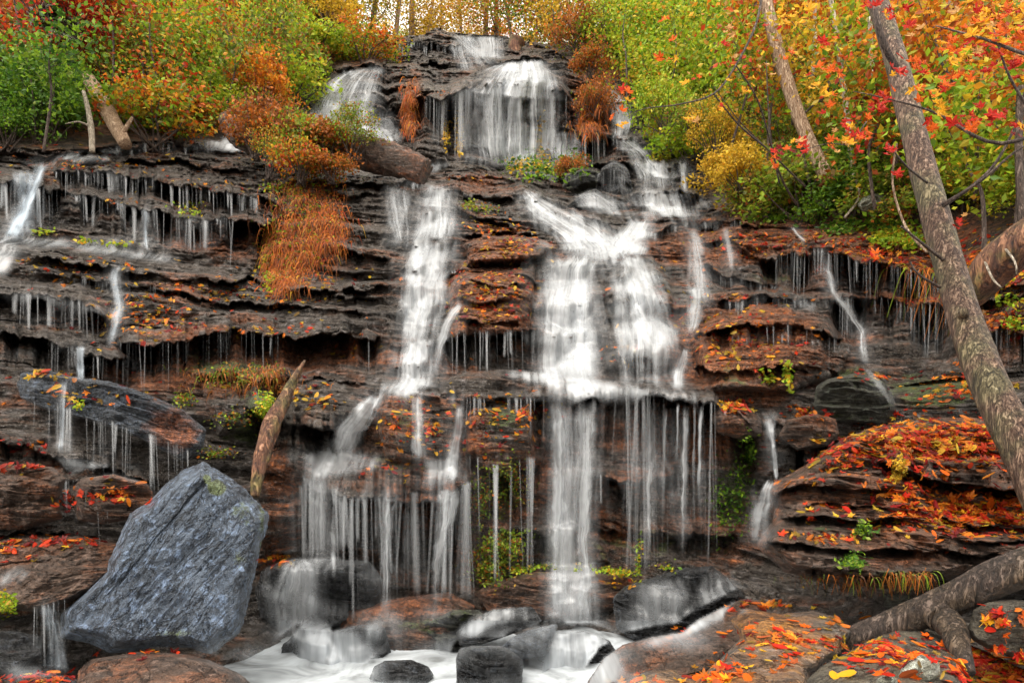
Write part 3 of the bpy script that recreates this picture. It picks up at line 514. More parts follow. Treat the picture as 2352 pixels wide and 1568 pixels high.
B('step_rock', 'broad flat brown step left of the blue slab', [(-90,1240),(60,1226),(180,1228),(290,1246),(280,1300),(230,1345),(160,1382),(80,1405),(0,1395),(-90,1390)], 7.8, .6, M['brown'], tilt=.8, seed=32, amp=.6, q=6, cat='rock')
B('corner_rock', 'dark green-black rock in the lower left corner', [(-80,1450),(40,1448),(95,1462),(98,1500),(40,1545),(-80,1570)], 6.8, .4, M['darkwet'], seed=33, tilt=.5, cat='rock')
B('corner_rock', 'low dark rock with leaves at the bottom left edge', [(-60,1580),(20,1550),(120,1545),(185,1560),(190,1640),(-60,1640)], 6.0, .3, M['darkwet'], seed=34, tilt=.8, cat='rock')
B('dark_boulder', 'dark wet boulder behind the mid-level pool', [(1368,432),(1382,386),(1412,370),(1442,388),(1455,440),(1420,456)], 18.6, .8, M['darkwet'], seed=35, sc=1.4)
B('pointed_rock', 'low pointed rock under the upper veil', [(1300,475),(1345,440),(1368,434),(1400,455),(1450,480),(1400,500),(1320,495)], 17.6, .7, M['darkwet'], seed=36, sc=1.4, cat='rock')
B('mossy_boulder', 'moss-topped rock left of the dark boulder on the upper tier', [(1290,430),(1300,400),(1340,388),(1382,395),(1375,440),(1330,450)], 19.2, .8, M['mossy'], seed=37, sc=1.4)
B('tan_boulder', 'smooth tan boulder showing through bushes on the right bank', [(1968,470),(1985,450),(2015,443),(2050,460),(2062,478),(2020,490),(1980,486)], 13.2, .5, M['lichen'], seed=38, amp=.2)
B('grey_outcrop', 'pale grey rock outcrop high at the top left corner', [(60,20),(110,0),(150,30),(190,60),(180,100),(120,90),(70,60)], 19.5, .7, M['lichen'], seed=39, amp=.6, cat='rock')
# ---------------- depth of what is built so far, seen from the viewer ----------------
dg = bpy.context.evaluated_depsgraph_get()
def collect(objs):
    Vs = []; Ps = []; own = []; o0 = 0
    for k, o in enumerate(objs):
        me = o.data; n = len(me.vertices); co = np.empty(n*3, np.float32); me.vertices.foreach_get('co', co); co = co.reshape(-1, 3)+np.array(o.location)
        f = np.empty(len(me.polygons)*4, np.int32); me.polygons.foreach_get('vertices', f); f = f.reshape(-1, 4)
        Vs.append(co); Ps.append(f+o0); own += [k]*len(f); o0 += n
    return np.concatenate(Vs), np.concatenate(Ps), own
ZOBJ = [cliff, hill]+[r[0] for r in ROCKS]
cv, cf, OWN = collect(ZOBJ)
bvh = BVHTree.FromPolygons(cv.tolist(), cf.tolist())
def cast(x, y):
    dr = Vector(P(x, y, 1.0))-Vector((0, 0, CAM_Z))
    l, n, i, dd = bvh.ray_cast(Vector((0, 0, CAM_Z)), dr)
    return (l, n, OWN[i]) if l else (None, None, -1)
ZS = 4; zx = np.arange(-120, 2480, ZS); zy = np.arange(-20, 1600, ZS)
ZB = np.full((len(zy), len(zx)), 60.)
for j, y_ in enumerate(zy):
    for i, x_ in enumerate(zx):
        l, n_, k_ = cast(float(x_), float(y_))
        if l: ZB[j, i] = l.y
def mfilt(a, rx, ry):
    b = a.copy()
    for dy in range(-ry, ry+1):
        for dx in range(-rx, rx+1): b = np.minimum(b, np.roll(np.roll(a, dy, 0), dx, 1))
    return b
def blur(a, rx, ry):
    for _ in range(2):
        a = sum(np.roll(a, k, 0) for k in range(-ry, ry+1))/(2*ry+1); a = sum(np.roll(a, k, 1) for k in range(-rx, rx+1))/(2*rx+1)
    return a
ZM = mfilt(ZB, 1, 2); ZW = np.minimum(blur(ZM, 1, 2), ZM)
def zs(A, x, y):
    fx = np.clip((np.asarray(x, float)-zx[0])/ZS, 0, len(zx)-1.01); fy = np.clip((np.asarray(y, float)-zy[0])/ZS, 0, len(zy)-1.01)
    i = fx.astype(int); j = fy.astype(int); fx = fx-i; fy = fy-j
    return (A[j, i]*(1-fx)+A[j, i+1]*fx)*(1-fy)+(A[j+1, i]*(1-fx)+A[j+1, i+1]*fx)*fy

# ---------------- water ----------------
FX = np.arange(-60, 2420, 4.); FY = np.arange(40, 1600, 4.)
HALO = np.zeros((len(FY), len(FX))); FLOW = np.zeros_like(HALO)
def splat(A_, x, y, k):
    i = np.clip(((x-FX[0])/4+.5).astype(int), 0, len(FX)-1); j = np.clip(((y-FY[0])/4+.5).astype(int), 0, len(FY)-1); np.maximum.at(A_, (j.ravel(), i.ravel()), np.broadcast_to(k, x.shape).ravel())
def sheet(label, A, Bp, dens, mat='w', fall=True, e=.42, top=.1, bot=.16, off=.05, mid=None, name='waterfall', step=3.0, thr=1.0):
    """A and Bp: the two edges from source to foot; threads run along them"""
    def rs(L, n):
        L = np.array(L, float); s = np.r_[0, np.cumsum(np.hypot(*np.diff(L, axis=0).T))]; t = np.linspace(0, s[-1], n)
        q = np.stack([np.interp(t, s, L[:, 0]), np.interp(t, s, L[:, 1])], 1)
        for _ in range(3): q[1:-1] = (q[:-2]+2*q[1:-1]+q[2:])/4
        return q, s[-1]
    n = int(max(rs(A, 5)[1], rs(Bp, 5)[1])/step)+3
    a, la = rs(A, n); b, lb = rs(Bp, n)
    wd = np.hypot(*(a-b).T).max(); nc = int(wd/step)+4
    for q_, s9 in ((a, 1), (b, 2)):
        q_[:, 0] += (5*fbm(np.arange(n)*step/34+s9*50, np.zeros(n), len(label), 3))*min(1, wd/30); 
    u = np.linspace(0, 1, nc); X_ = a[:, :1]*(1-u)+b[:, :1]*u; Y_ = a[:, 1:]*(1-u)+b[:, 1:]*u
    D_ = zs(ZW, X_, Y_)-off
    if not fall:
        v = np.linspace(0, 1, n)[:, None]; k = sstep(0, .3, u)*(1-sstep(.7, 1, u))*sstep(0, .2, v)*(1-sstep(.8, 1, v))
        if mid is not None: k = k*np.interp(u, np.linspace(0, 1, len(mid)), mid)
        splat(FLOW, X_, Y_, k*dens); return
    if fall:
        # once off a lip the water falls clear of the rock below it; it drifts back slowly
        for r in range(1, n): D_[r] = np.minimum(D_[r], D_[r-1]+.002)
    for _ in range(2):
        D_[1:-1] = np.minimum(D_[1:-1], (D_[:-2]+2*D_[1:-1]+D_[2:])/4); D_[:, 1:-1] = np.minimum((D_[:, :-2]+2*D_[:, 1:-1]+D_[:, 2:])/4, D_[:, 1:-1]+.04)
    Vw = P(X_, Y_, D_); v = np.linspace(0, 1, n)[:, None]
    ed = sstep(0, e, u)*(1-sstep(1-e, 1, u)); k = ed[None]*sstep(0, top, v)*(1-sstep(1-bot, 1, v)**1.5)
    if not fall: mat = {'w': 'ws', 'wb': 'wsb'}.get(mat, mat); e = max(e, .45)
    if not fall: top = max(top, .16); bot = max(bot, .2)
    ph = sum(map(ord, label)) % 97
    sd = sum(map(ord, label)) % 1000
    fr = vn(u[None]*0+sd, v*n*step/26, sd+3); fl = vn(u[None]*0+sd, v*n*step/26, sd+4)
    uw = np.clip(u[None]+0*v, 0, 1); ee = e*(.5+fr); e2 = e*(.5+fl); ed2 = np.clip(uw/ee, 0, 1)*np.clip((1-uw)/e2, 0, 1)
    tj = .5*top*vn(u[None]*wd/8+v*0, v*0, sd+5); k = sstep(0, 1, ed2)*sstep(tj, top+tj, v)*(1-sstep(1-bot*(.6+.8*vn(u[None]*wd/12, v*0, sd+6)), 1, v))
    if mid is not None: k = k*np.interp(u, np.linspace(0, 1, len(mid)), mid)[None]
    k = k*(.6+.65*vn(u[None]*wd/22+v*0, v*n*step/80, sd))*(.75+.4*vn(u[None]*wd/7+v*0, v*n*step/40, sd+8))
    k = np.clip(k, 0, 1)*dens
    splat(HALO, X_, Y_, k)
    m_ = D_.mean()/FP; uv = np.stack([np.broadcast_to(u*wd*m_+ph, X_.shape), np.broadcast_to(v*max(la, lb)*m_+ph, X_.shape)], -1).reshape(-1, 2)
    me = mesh(name, Vw, grid_faces(n, nc), M[mat], {'dens': ('POINT', k)}, uv)
    return tag(link(name, me), label, kind='structure')
def strands(label, lip, n, wpx, lpx, dens, seed, slant=0., mat='wd', jit=4, name='water_threads'):
    g = np.random.default_rng(seed); q = np.array(lip, float); s = np.r_[0, np.cumsum(np.hypot(*np.diff(q, axis=0).T))]
    Vv = []; Ff = []; Dn = []; UV = []; o = 0
    cl = g.uniform(0, s[-1], max(2, n//6))
    for k in range(int(n*.95)):
        t = g.uniform(0, s[-1]) if g.random() < .5 else float(np.clip(g.choice(cl)+g.normal(0, 7), 0, s[-1]))
        big = g.random() < .14; w_ = g.uniform(*wpx)*(2.6 if big else 1.0)
        x0 = np.interp(t, s, q[:, 0]); y0 = np.interp(t, s, q[:, 1])-7+g.uniform(-jit, jit)
        # the lip nearest the viewer around the start
        yy = np.arange(y0-10, y0+12, 2.); dd = zs(ZB, x0+yy*0, yy); y0 = float(yy[int(np.argmin(dd))]); Dl = float(dd.min())-.03
        ys = np.arange(y0+8, y0+lpx[1]*1.5, 3.); hit = np.where(zs(ZB, x0+ys*0, ys) < Dl-.02)[0]
        L = float(ys[hit[0]]-y0+2) if len(hit) else g.uniform(*lpx)*1.05
        if g.random() < .25: L *= g.uniform(.5, .95)
        m_ = max(5, int(L/7)); v = np.linspace(0, 1, m_)[:, None]; u = np.linspace(-1, 1, 5)[None]
        fan = 1+g.uniform(.1, .9)*np.exp(-v*L/6); dr = g.normal(0, .9)+slant
        X_ = x0+u*w_*.5*fan*(1-.2*v)+dr*v*L*.03; Y_ = y0+v*L+0*u
        D_ = np.full(X_.shape, Dl)-.012*(1-u*u)-.04*v
        al = (1-u*u)**1.8*(sstep(0, 5/L, v)*(1-.45*v)*(1-sstep(.86, 1, v)))*(g.uniform(.06, .62) if not big else .78)*dens*.9
        splat(HALO, np.broadcast_to(X_, D_.shape), np.broadcast_to(Y_, D_.shape), al*.8)
        Vv.append(P(X_, Y_, D_).reshape(-1, 3)); Ff.append(grid_faces(m_, 5)+o); o += m_*5; Dn.append(np.broadcast_to(al, X_.shape).ravel())
        UV.append(np.stack([np.broadcast_to(u*w_*.006+k, X_.shape), np.broadcast_to(v*L*.006+k, X_.shape)], -1).reshape(-1, 2))
    me = mesh(name, np.concatenate(Vv), np.concatenate(Ff), M[mat], {'dens': ('POINT', np.concatenate(Dn))}, np.concatenate(UV))
    return tag(link(name, me), label, kind='structure')
W = sheet
# top
W('topmost sheet of the waterfall at the skyline', [(1050,80),(1062,100),(1066,136)], [(1166,84),(1166,100),(1164,138)], .8)
W('thin slanting run from the summit rock', [(1022,74),(1060,110),(1095,160)], [(1075,78),(1110,112),(1160,150)], .65)
W('veil beside the summit rock', [(1030,85),(1035,130),(1050,168)], [(1085,88),(1090,130),(1100,165)], .5)
strands('threads over the summit overhang', [(905,94),(1060,104)], 34, (1.5,5), (20,55), .7, 1)
W('left arm of the upper fall', [(835,152),(765,178),(725,225),(700,262),(690,292)], [(888,150),(886,200),(884,240),(882,270),(880,275)], .85, bot=.05, mid=[1,1,.9,.6,.75,.55,.8,.5,.6])
W('dense left rim of the upper fall', [(790,160),(745,190),(712,240),(695,300)], [(835,156),(790,190),(765,240),(770,290)], 1.)
W('white slide below the left arm', [(690,268),(720,296),(790,312),(850,330)], [(870,266),(905,272),(925,300),(936,334)], .85, top=.1)
W('main upper veil upper step', [(1120,150),(1060,178),(1025,198),(1018,208)], [(1262,134),(1295,160),(1308,200),(1316,235)], .95, bot=.04)
W('dense crown of the main upper veil', [(1150,140),(1130,165),(1110,190),(1085,225)], [(1265,130),(1290,160),(1305,195),(1312,240)], 1.)
W('main upper veil long drop', [(1018,196),(1020,240),(1030,300),(1045,388)], [(1312,208),(1312,260),(1308,320),(1300,398)], .8, top=.05, bot=.35, mid=[.6,.9,.5,1,.9,1,.95,1,.7,.9,.6])
W('white core of the main upper veil', [(1090,190),(1095,240),(1100,300),(1110,392)], [(1210,180),(1205,240),(1195,300),(1190,396)], .75, bot=.5)
strands('threads left of the main upper veil', [(968,222),(1030,224)], 20, (2,5), (90,160), .8, 2)
strands('threads inside the main upper veil', [(1040,215),(1310,225)], 70, (2,6), (90,175), .75, 3)
W('small veil over the round knob', [(1150,284),(1140,300),(1140,385)], [(1210,286),(1228,300),(1228,385)], .6, bot=.4)
W('right lobe of the upper veil', [(1232,292),(1230,330),(1232,395)], [(1345,300),(1350,330),(1350,390)], .6, bot=.3)
strands('threads along the right lobe', [(1320,308),(1430,322)], 34, (1.5,3), (30,70), .6, 4)
W('narrow fall at the upper right', [(1380,176),(1388,200),(1396,240),(1398,300),(1400,322)], [(1392,176),(1410,200),(1448,238),(1456,290),(1450,322)], .9)
W('stepping run under the narrow fall', [(1402,318),(1430,350),(1440,380),(1455,405),(1440,450)], [(1452,318),(1500,348),(1530,380),(1560,400),(1570,446)], .75, top=.08)
W('short spout at the right of the steps', [(1558,368),(1562,400),(1562,444)], [(1580,370),(1580,400),(1584,446)], .95)
W('last step curtain at the right', [(1440,446),(1452,470),(1454,500)], [(1606,440),(1622,462),(1624,500)], .75)
W('fan over the pointed rock', [(1310,445),(1312,465),(1330,490)], [(1372,436),(1440,465),(1470,500)], .45)
strands('threads over the dark boulder', [(1300,398),(1455,395)], 22, (1.5,4), (30,60), .5, 5)
# middle
W('diagonal white run across the middle', [(1190,436),(1192,470),(1205,505),(1262,545),(1290,580)], [(1216,428),(1262,450),(1330,480),(1400,520),(1445,570)], .95, mid=[.6,.9,1,.9,1,.8])
W('white slide joining from the right', [(1445,498),(1425,520),(1390,550),(1370,590)], [(1510,506),(1510,530),(1500,560),(1490,590)], 1.)
W('pale water gathered above the great step', [(1250,540),(1275,570),(1260,600)], [(1450,540),(1490,565),(1520,600)], .85)
W('left cascade upper drop', [(985,418),(962,450),(958,500),(932,556)], [(1026,418),(1044,450),(1052,500),(1072,552)], .95)
W('left cascade middle steps', [(938,540),(922,590),(912,650),(905,720),(897,790)], [(1072,545),(1060,590),(1032,640),(1042,700),(1012,790)], .85, mid=[.8,1,.9,.8,.55,.8,.6])
W('white core of the left cascade', [(950,550),(938,620),(925,700),(912,800)], [(985,550),(968,620),(958,700),(955,800)], .9)
W('left cascade lowest drop', [(900,780),(893,830),(880,880),(860,905)], [(1010,770),(1008,830),(1008,870),(990,905)], .95)
W('thin side run left of the left cascade', [(875,420),(880,480),(905,560)], [(945,420),(948,480),(950,560)], .5)
strands('threads left of the left cascade', [(860,425),(960,425)], 18, (2,6), (50,120), .7, 6)
strands('threads right of the left cascade', [(1020,615),(1065,620)], 12, (2,5), (50,100), .8, 7)
W('curved arm on the right of the left cascade', [(1062,690),(1030,710),(1000,780),(992,860)], [(1068,700),(1048,730),(1022,790),(1006,870)], .8)
W('great central fall main body', [(1298,568),(1250,615),(1232,680),(1218,710),(1214,775),(1206,800),(1206,850),(1225,890)], [(1385,568),(1378,620),(1378,700),(1385,760),(1385,800),(1392,850),(1405,905)], 1., mid=[.7,.85,.95,1,1,1,.95])
W('white core of the great central fall', [(1315,570),(1308,640),(1290,720),(1262,800),(1250,880)], [(1368,570),(1365,640),(1368,720),(1375,800),(1390,890)], 1.)
W('right half of the great central fall', [(1378,568),(1380,640),(1385,700),(1380,760),(1385,830),(1395,900)], [(1490,572),(1525,610),(1538,660),(1562,705),(1578,760),(1575,820),(1562,898)], .95, mid=[.6,.5,.9,.55,1,.6,.9,.7,.9,.6])
strands('threads over the right half of the central fall', [(1380,600),(1440,590),(1520,610)], 40, (2,6), (60,110), .7, 8)
strands('threads over the lower right steps', [(1385,738),(1440,724),(1560,750)], 50, (2,6), (70,150), .8, 9)
W('spout at the right foot of the central fall', [(1572,796),(1550,830),(1536,896)], [(1584,800),(1580,840),(1572,900)], 1.)
W('foam apron spreading over the main ledge', [(1120,852),(1200,876),(1222,900),(1240,925)], [(1220,846),(1330,872),(1480,888),(1640,922)], .95, mid=[.4,.8,1,1,1,.9], fall=False)
W('white water lying along the lip of the main ledge', [(1225,892),(1400,892),(1560,898),(1650,918)], [(1240,930),(1400,920),(1560,924),(1655,928)], .6, fall=False, e=.35)
W('foam at the foot of the left cascade', [(850,885),(860,905),(870,912)], [(1010,860),(1005,885),(990,905)], .9, fall=False)
# big drop
W('veil of the big drop', [(1236,912),(1250,1000),(1250,1200),(1246,1440)], [(1400,908),(1392,1000),(1378,1200),(1378,1440)], .55, bot=.12, e=.3)
W('left pillar of the big drop', [(1256,905),(1264,1000),(1262,1200),(1256,1450)], [(1318,905),(1310,1000),(1306,1200),(1304,1450)], 1., bot=.15, e=.4)
W('right pillar of the big drop', [(1318,905),(1328,1000),(1328,1200),(1324,1450)], [(1388,905),(1368,1000),(1360,1200),(1362,1450)], 1., bot=.15, e=.4)
W('spray round the foot of the big drop', [(1235,1250),(1225,1340),(1215,1450)], [(1385,1250),(1395,1340),(1405,1450)], .45, top=.5, e=.4)
W('white water over the domed rock', [(1278,1445),(1240,1480),(1212,1530),(1200,1590)], [(1380,1440),(1430,1480),(1455,1530),(1470,1590)], 1., top=.15, fall=False, mid=[.8,1,1,.85,1,1])
W('arched spout beside the leafy block', [(852,898),(808,932),(766,985),(748,1042)], [(888,910),(868,950),(835,1000),(812,1045)], .9, e=.3)
W('water spread on the round ledge', [(690,1030),(680,1050),(684,1080),(700,1110)], [(830,1030),(880,1045),(900,1060),(860,1080)], .85, fall=False)
W('water sheet on the right of the round ledge', [(950,1050),(960,1070),(965,1130)], [(1060,1050),(1075,1070),(1085,1110)], .55, fall=False)
W('thin run down the leafy block', [(942,900),(940,980),(935,1060)], [(974,905),(975,980),(985,1062)], .7)
W('run at the right edge of the leafy block', [(1046,915),(1042,980),(1020,1060),(1005,1100)], [(1068,920),(1068,980),(1062,1050),(1055,1110)], .9)
W('left curtain below the round ledge', [(676,1050),(680,1120),(684,1200),(686,1310)], [(800,1120),(800,1160),(795,1240),(790,1340)], .8, bot=.35, mid=[.7,1,.6,.9,.5,.8,.6,.8])
W('middle curtain below the round ledge', [(858,1128),(866,1200),(872,1300),(872,1420)], [(925,1130),(912,1200),(905,1300),(900,1420)], .85, bot=.4)
W('right curtain below the round ledge', [(990,1130),(990,1200),(990,1300),(988,1400)], [(1078,1090),(1060,1170),(1030,1260),(1018,1400)], .8, bot=.4)
strands('dense threads below the round ledge', [(680,1070),(700,1110),(780,1134),(860,1138),(960,1148),(1020,1138),(1085,1095)], 66, (3,11), (110,290), .7, 10)
strands('threads at the foot of the round ledge', [(680,1120),(800,1140),(1000,1150)], 40, (2,5), (80,200), .55, 11)
W('white water over the left foot rock', [(668,1275),(640,1305),(610,1350),(596,1400)], [(700,1275),(740,1310),(752,1350),(745,1420)], .8, top=.15, bot=.3)
W('cascade under the left foot rock', [(600,1350),(600,1400),(598,1490)], [(760,1370),(760,1420),(765,1480)], .5, bot=.3)
W('white water over the round grey rock', [(700,1435),(665,1465),(645,1510),(640,1580)], [(790,1440),(850,1455),(895,1500),(910,1580)], .9, top=.15, fall=False)
W('water sliding off the tilted rock', [(1210,1388),(1130,1398),(1080,1420),(1042,1460)], [(1250,1420),(1180,1425),(1130,1440),(1080,1480)], .75, fall=False, e=.3)
# right of the big drop
for i, (x, wd, l) in enumerate([(1494,15,380),(1526,8,300),(1574,16,370),(1608,9,260),(1556,6,160),(1595,6,200)]):
    W(['bright','thin','broad','slim','short','faint'][i]+' ribbon right of the big drop', [(x-wd*.4,920),(x-wd*.55,1000),(x-wd*.6-i,920+l)], [(x+wd,920),(x+wd*.4,1000),(x+wd*.3,920+l)], .9, bot=.5, e=.4)
strands('threads right of the big drop', [(1395,915),(1500,918),(1640,930),(1740,965)], 55, (1.5,5), (80,330), .45, 12)
strands('threads under the inner ledge right of the big drop', [(1370,1100),(1440,1105),(1640,1098)], 46, (1,3), (60,140), .55, 13)
strands('threads left of the big drop', [(1070,1060),(1150,1075),(1250,1060)], 22, (3,8), (90,190), .75, 14)
W('chute between the boulders on the right', [(1744,958),(1756,985),(1770,1020),(1776,1106)], [(1782,955),(1782,985),(1784,1020),(1786,1106)], .9, e=.3)
W('fan of spray under the right chute', [(1765,1095),(1738,1130),(1715,1180),(1712,1270)], [(1784,1098),(1778,1140),(1775,1180),(1770,1260)], .75, bot=.5)
W('water washing round the shiny boulder', [(1640,1300),(1600,1340),(1560,1400),(1480,1460)], [(1690,1310),(1720,1370),(1700,1400),(1600,1450)], .6, fall=False, e=.3)
W('froth along the curved rock', [(1760,1362),(1660,1392),(1560,1445),(1440,1480)], [(1770,1385),(1680,1412),(1590,1455),(1470,1500)], .8, fall=False, e=.35)
W('thin film on the shiny boulder', [(1440,1345),(1430,1380),(1420,1440)], [(1600,1305),(1620,1380),(1600,1440)], .4, fall=False, e=.35)
# right wall
W('right hand step run upper', [(1575,520),(1580,580),(1572,640),(1570,700)], [(1600,520),(1620,580),(1640,640),(1648,700)], .6)
W('right hand step run lower', [(1575,660),(1572,720),(1575,770)], [(1620,650),(1625,700),(1600,760)], .75)
W('little run near the right bank', [(1655,520),(1665,560),(1672,620)], [(1672,520),(1682,560),(1690,625)], .55)
W('slim fall on the right wall', [(1884,578),(1890,620),(1905,680),(1930,712),(1968,760),(1975,830)], [(1920,582),(1918,620),(1925,676),(1960,700),(1990,760),(2000,850)], .85)
W('fan under the slim right fall', [(1975,840),(1990,870),(2040,930)], [(2005,840),(2040,870),(2065,940)], .35)
strands('threads under the long right overhang', [(1780,590),(1850,578),(1980,602),(2170,635)], 120, (1.2,3), (40,95), .7, 15)
strands('threads under the second right overhang', [(1930,690),(2050,690),(2200,720)], 60, (1.2,3), (60,150), .6, 16)
strands('threads on the round right wall', [(1640,710),(1760,690),(1900,700)], 70, (1,3), (30,80), .45, 17)
strands('lower threads on the round right wall', [(1600,790),(1800,760),(1960,800)], 90, (1,3), (60,150), .45, 18)
strands('threads below the right lip', [(1600,640),(1700,650),(1790,655)], 50, (1.2,3), (30,60), .55, 19)
strands('threads under the bank at the right edge', [(2240,775),(2352,765)], 30, (1.2,3), (50,90), .5, 20)
strands('threads from the right hand lip', [(1480,545),(1560,515),(1700,512)], 50, (1.5,3.5), (30,70), .6, 21)
W('small trickle on the upper right slope', [(1812,520),(1825,540),(1840,556)], [(1822,520),(1840,538),(1860,556)], .8)
# mid rocks
strands('threads under the middle island', [(1020,775),(1130,778),(1262,762)], 44, (1.5,4), (60,95), .65, 22)
strands('threads over the low middle ledge', [(1070,925),(1250,925)], 30, (2,6), (30,120), .6, 23)
strands('drips under the mid rock', [(1200,440),(1190,470)], 6, (2,4), (40,80), .6, 24)
strands('threads at the left of the left cascade foot', [(830,800),(890,800)], 12, (3,6), (50,90), .8, 25)
# left wall
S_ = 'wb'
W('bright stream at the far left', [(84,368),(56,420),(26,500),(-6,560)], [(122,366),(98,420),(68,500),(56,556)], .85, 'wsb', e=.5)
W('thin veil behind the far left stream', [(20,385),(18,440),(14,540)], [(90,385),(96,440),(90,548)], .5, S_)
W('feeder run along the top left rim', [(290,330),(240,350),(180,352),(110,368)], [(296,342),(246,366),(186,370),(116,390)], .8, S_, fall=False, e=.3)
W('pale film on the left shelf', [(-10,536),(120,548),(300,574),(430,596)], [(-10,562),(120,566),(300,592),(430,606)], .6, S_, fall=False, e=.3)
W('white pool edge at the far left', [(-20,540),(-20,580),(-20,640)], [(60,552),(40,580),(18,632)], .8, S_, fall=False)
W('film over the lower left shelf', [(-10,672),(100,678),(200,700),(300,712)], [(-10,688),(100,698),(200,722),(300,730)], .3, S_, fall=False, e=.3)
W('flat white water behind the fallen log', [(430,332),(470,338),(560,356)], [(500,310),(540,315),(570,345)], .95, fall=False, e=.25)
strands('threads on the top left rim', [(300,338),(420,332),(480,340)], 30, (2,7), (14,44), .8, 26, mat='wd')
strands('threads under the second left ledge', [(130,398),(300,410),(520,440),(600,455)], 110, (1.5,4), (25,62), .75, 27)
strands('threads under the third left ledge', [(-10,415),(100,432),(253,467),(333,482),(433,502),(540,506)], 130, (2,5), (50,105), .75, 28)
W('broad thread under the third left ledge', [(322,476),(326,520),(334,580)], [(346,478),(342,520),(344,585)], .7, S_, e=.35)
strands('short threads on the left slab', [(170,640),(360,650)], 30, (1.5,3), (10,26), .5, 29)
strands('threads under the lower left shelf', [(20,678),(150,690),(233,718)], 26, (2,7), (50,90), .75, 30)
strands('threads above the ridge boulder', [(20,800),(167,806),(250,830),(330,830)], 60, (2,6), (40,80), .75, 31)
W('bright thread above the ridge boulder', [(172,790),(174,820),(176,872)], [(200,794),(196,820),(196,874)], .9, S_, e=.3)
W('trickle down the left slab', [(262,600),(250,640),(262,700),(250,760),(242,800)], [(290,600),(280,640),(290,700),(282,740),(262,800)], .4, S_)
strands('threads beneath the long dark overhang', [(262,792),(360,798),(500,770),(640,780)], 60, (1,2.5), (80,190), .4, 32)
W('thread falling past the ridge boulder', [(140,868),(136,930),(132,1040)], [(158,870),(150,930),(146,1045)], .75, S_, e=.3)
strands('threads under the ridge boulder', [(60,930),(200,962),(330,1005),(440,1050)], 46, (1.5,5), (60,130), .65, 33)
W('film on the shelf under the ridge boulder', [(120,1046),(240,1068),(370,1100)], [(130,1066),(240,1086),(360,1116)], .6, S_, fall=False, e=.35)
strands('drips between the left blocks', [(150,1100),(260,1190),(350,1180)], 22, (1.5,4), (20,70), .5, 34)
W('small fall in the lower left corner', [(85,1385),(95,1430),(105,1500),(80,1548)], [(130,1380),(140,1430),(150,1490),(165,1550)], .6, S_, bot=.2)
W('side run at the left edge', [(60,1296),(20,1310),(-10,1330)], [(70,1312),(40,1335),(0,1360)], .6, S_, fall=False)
strands('threads left of the blue slab', [(60,1400),(150,1385)], 12, (2,5), (50,110), .7, 35)
# one thin skin of water that joins the runs: soft margins, shelf flows, foam at the landings
def boxb(A_, rx, ry, n=2):
    for _ in range(n):
        if rx: A_ = sum(np.roll(A_, k, 1) for k in range(-rx, rx+1))/(2*rx+1)
        if ry: A_ = sum(np.roll(A_, k, 0) for k in range(-ry, ry+1))/(2*ry+1)
    return A_
for x0, y0, rx, ry, d0 in [(1310,903,100,18,.6),(1450,905,110,12,.4),(1450,640,70,50,.4),(1470,760,85,50,.42),(1300,650,70,80,.3),(985,640,60,110,.32),(960,830,60,50,.35),(1388,690,32,120,.34),(1490,400,70,50,.45),(1540,472,85,24,.6),(1420,360,30,40,.35),(1190,300,120,70,.3),(1010,490,55,60,.35),(870,1440,60,40,.4),(1180,1470,60,30,.45),(1480,1440,60,36,.45),(660,1540,80,30,.7),(1020,1490,50,26,.4),(1320,1500,110,40,.6),(760,1500,110,34,.55),(1600,1420,60,24,.4),(740,1160,70,60,.3),(1030,1180,50,60,.3),(890,1190,50,60,.28),(1560,1000,60,60,.2),(868,908,18,14,.7),(1050,915,18,12,.5),(1765,958,20,10,.4),(930,892,60,14,.7),(1310,1452,90,26,.8),(720,1452,90,22,.6),(560,1500,70,26,.5),(760,1400,90,20,.35),(890,1420,40,20,.4),(1000,1410,40,20,.35),(740,1050,70,16,.75),(1010,1105,60,14,.55),(1180,405,110,16,.55),(1010,388,30,12,.6),(1560,1470,60,24,.5),(1700,1360,50,20,.4),(790,1200,110,100,.36),(900,1230,150,110,.34),(1030,1220,50,100,.36),(1530,1060,90,110,.22),(1330,1570,140,26,.9),(820,1580,220,14,.7),(1370,470,40,16,.45),(1320,560,90,14,.6),(1745,1190,20,60,.45),(20,560,30,30,.5),(200,560,180,10,.45),(250,1080,90,8,.45),(60,1540,40,14,.4),(520,335,40,12,.8),(960,556,60,10,.5),(1300,700,90,10,.5),(1300,778,90,10,.6),(1480,700,80,9,.4),(1860,700,30,16,.3),(660,1340,50,40,.3)]:
    gx_, gy_ = np.meshgrid(FX, FY); FLOW = np.maximum(FLOW, d0*np.exp(-(((gx_-x0)/rx)**2+((gy_-y0)/ry)**2)*1.2))
hal = boxb(HALO, 4, 5)*.6+boxb(HALO, 1, 2)*.35
FD = np.clip(np.maximum(hal*.95, 0)+boxb(FLOW, 1, 1, 2)*.95, 0, .97)
gx_, gy_ = np.meshgrid(FX, FY); FD = FD*(.72+.5*vn(gx_/34, gy_/60, 501))*(.8+.3*vn(gx_/9, gy_/50, 502))
ZZ = zs(ZW, gx_, gy_)-.035; ZR = zs(ZB, gx_, gy_)
for r in range(1, len(FY)): ZZ[r] = np.where((FD[r-1] > .03) & (ZZ[r]-ZZ[r-1] < .8), np.minimum(ZZ[r], ZZ[r-1]+.006), ZZ[r])
ZZ = np.minimum(ZZ, boxb(ZZ, 1, 2, 1))
FDm = np.where(ZR > 45, 0, FD)
hi = -mfilt(-ZZ, 1, 1); lo_ = mfilt(ZZ, 1, 1); jm = boxb((hi-lo_ > .42).astype(float), 1, 1, 1); FDm = FDm*np.clip(1-jm*2.2, 0, 1)
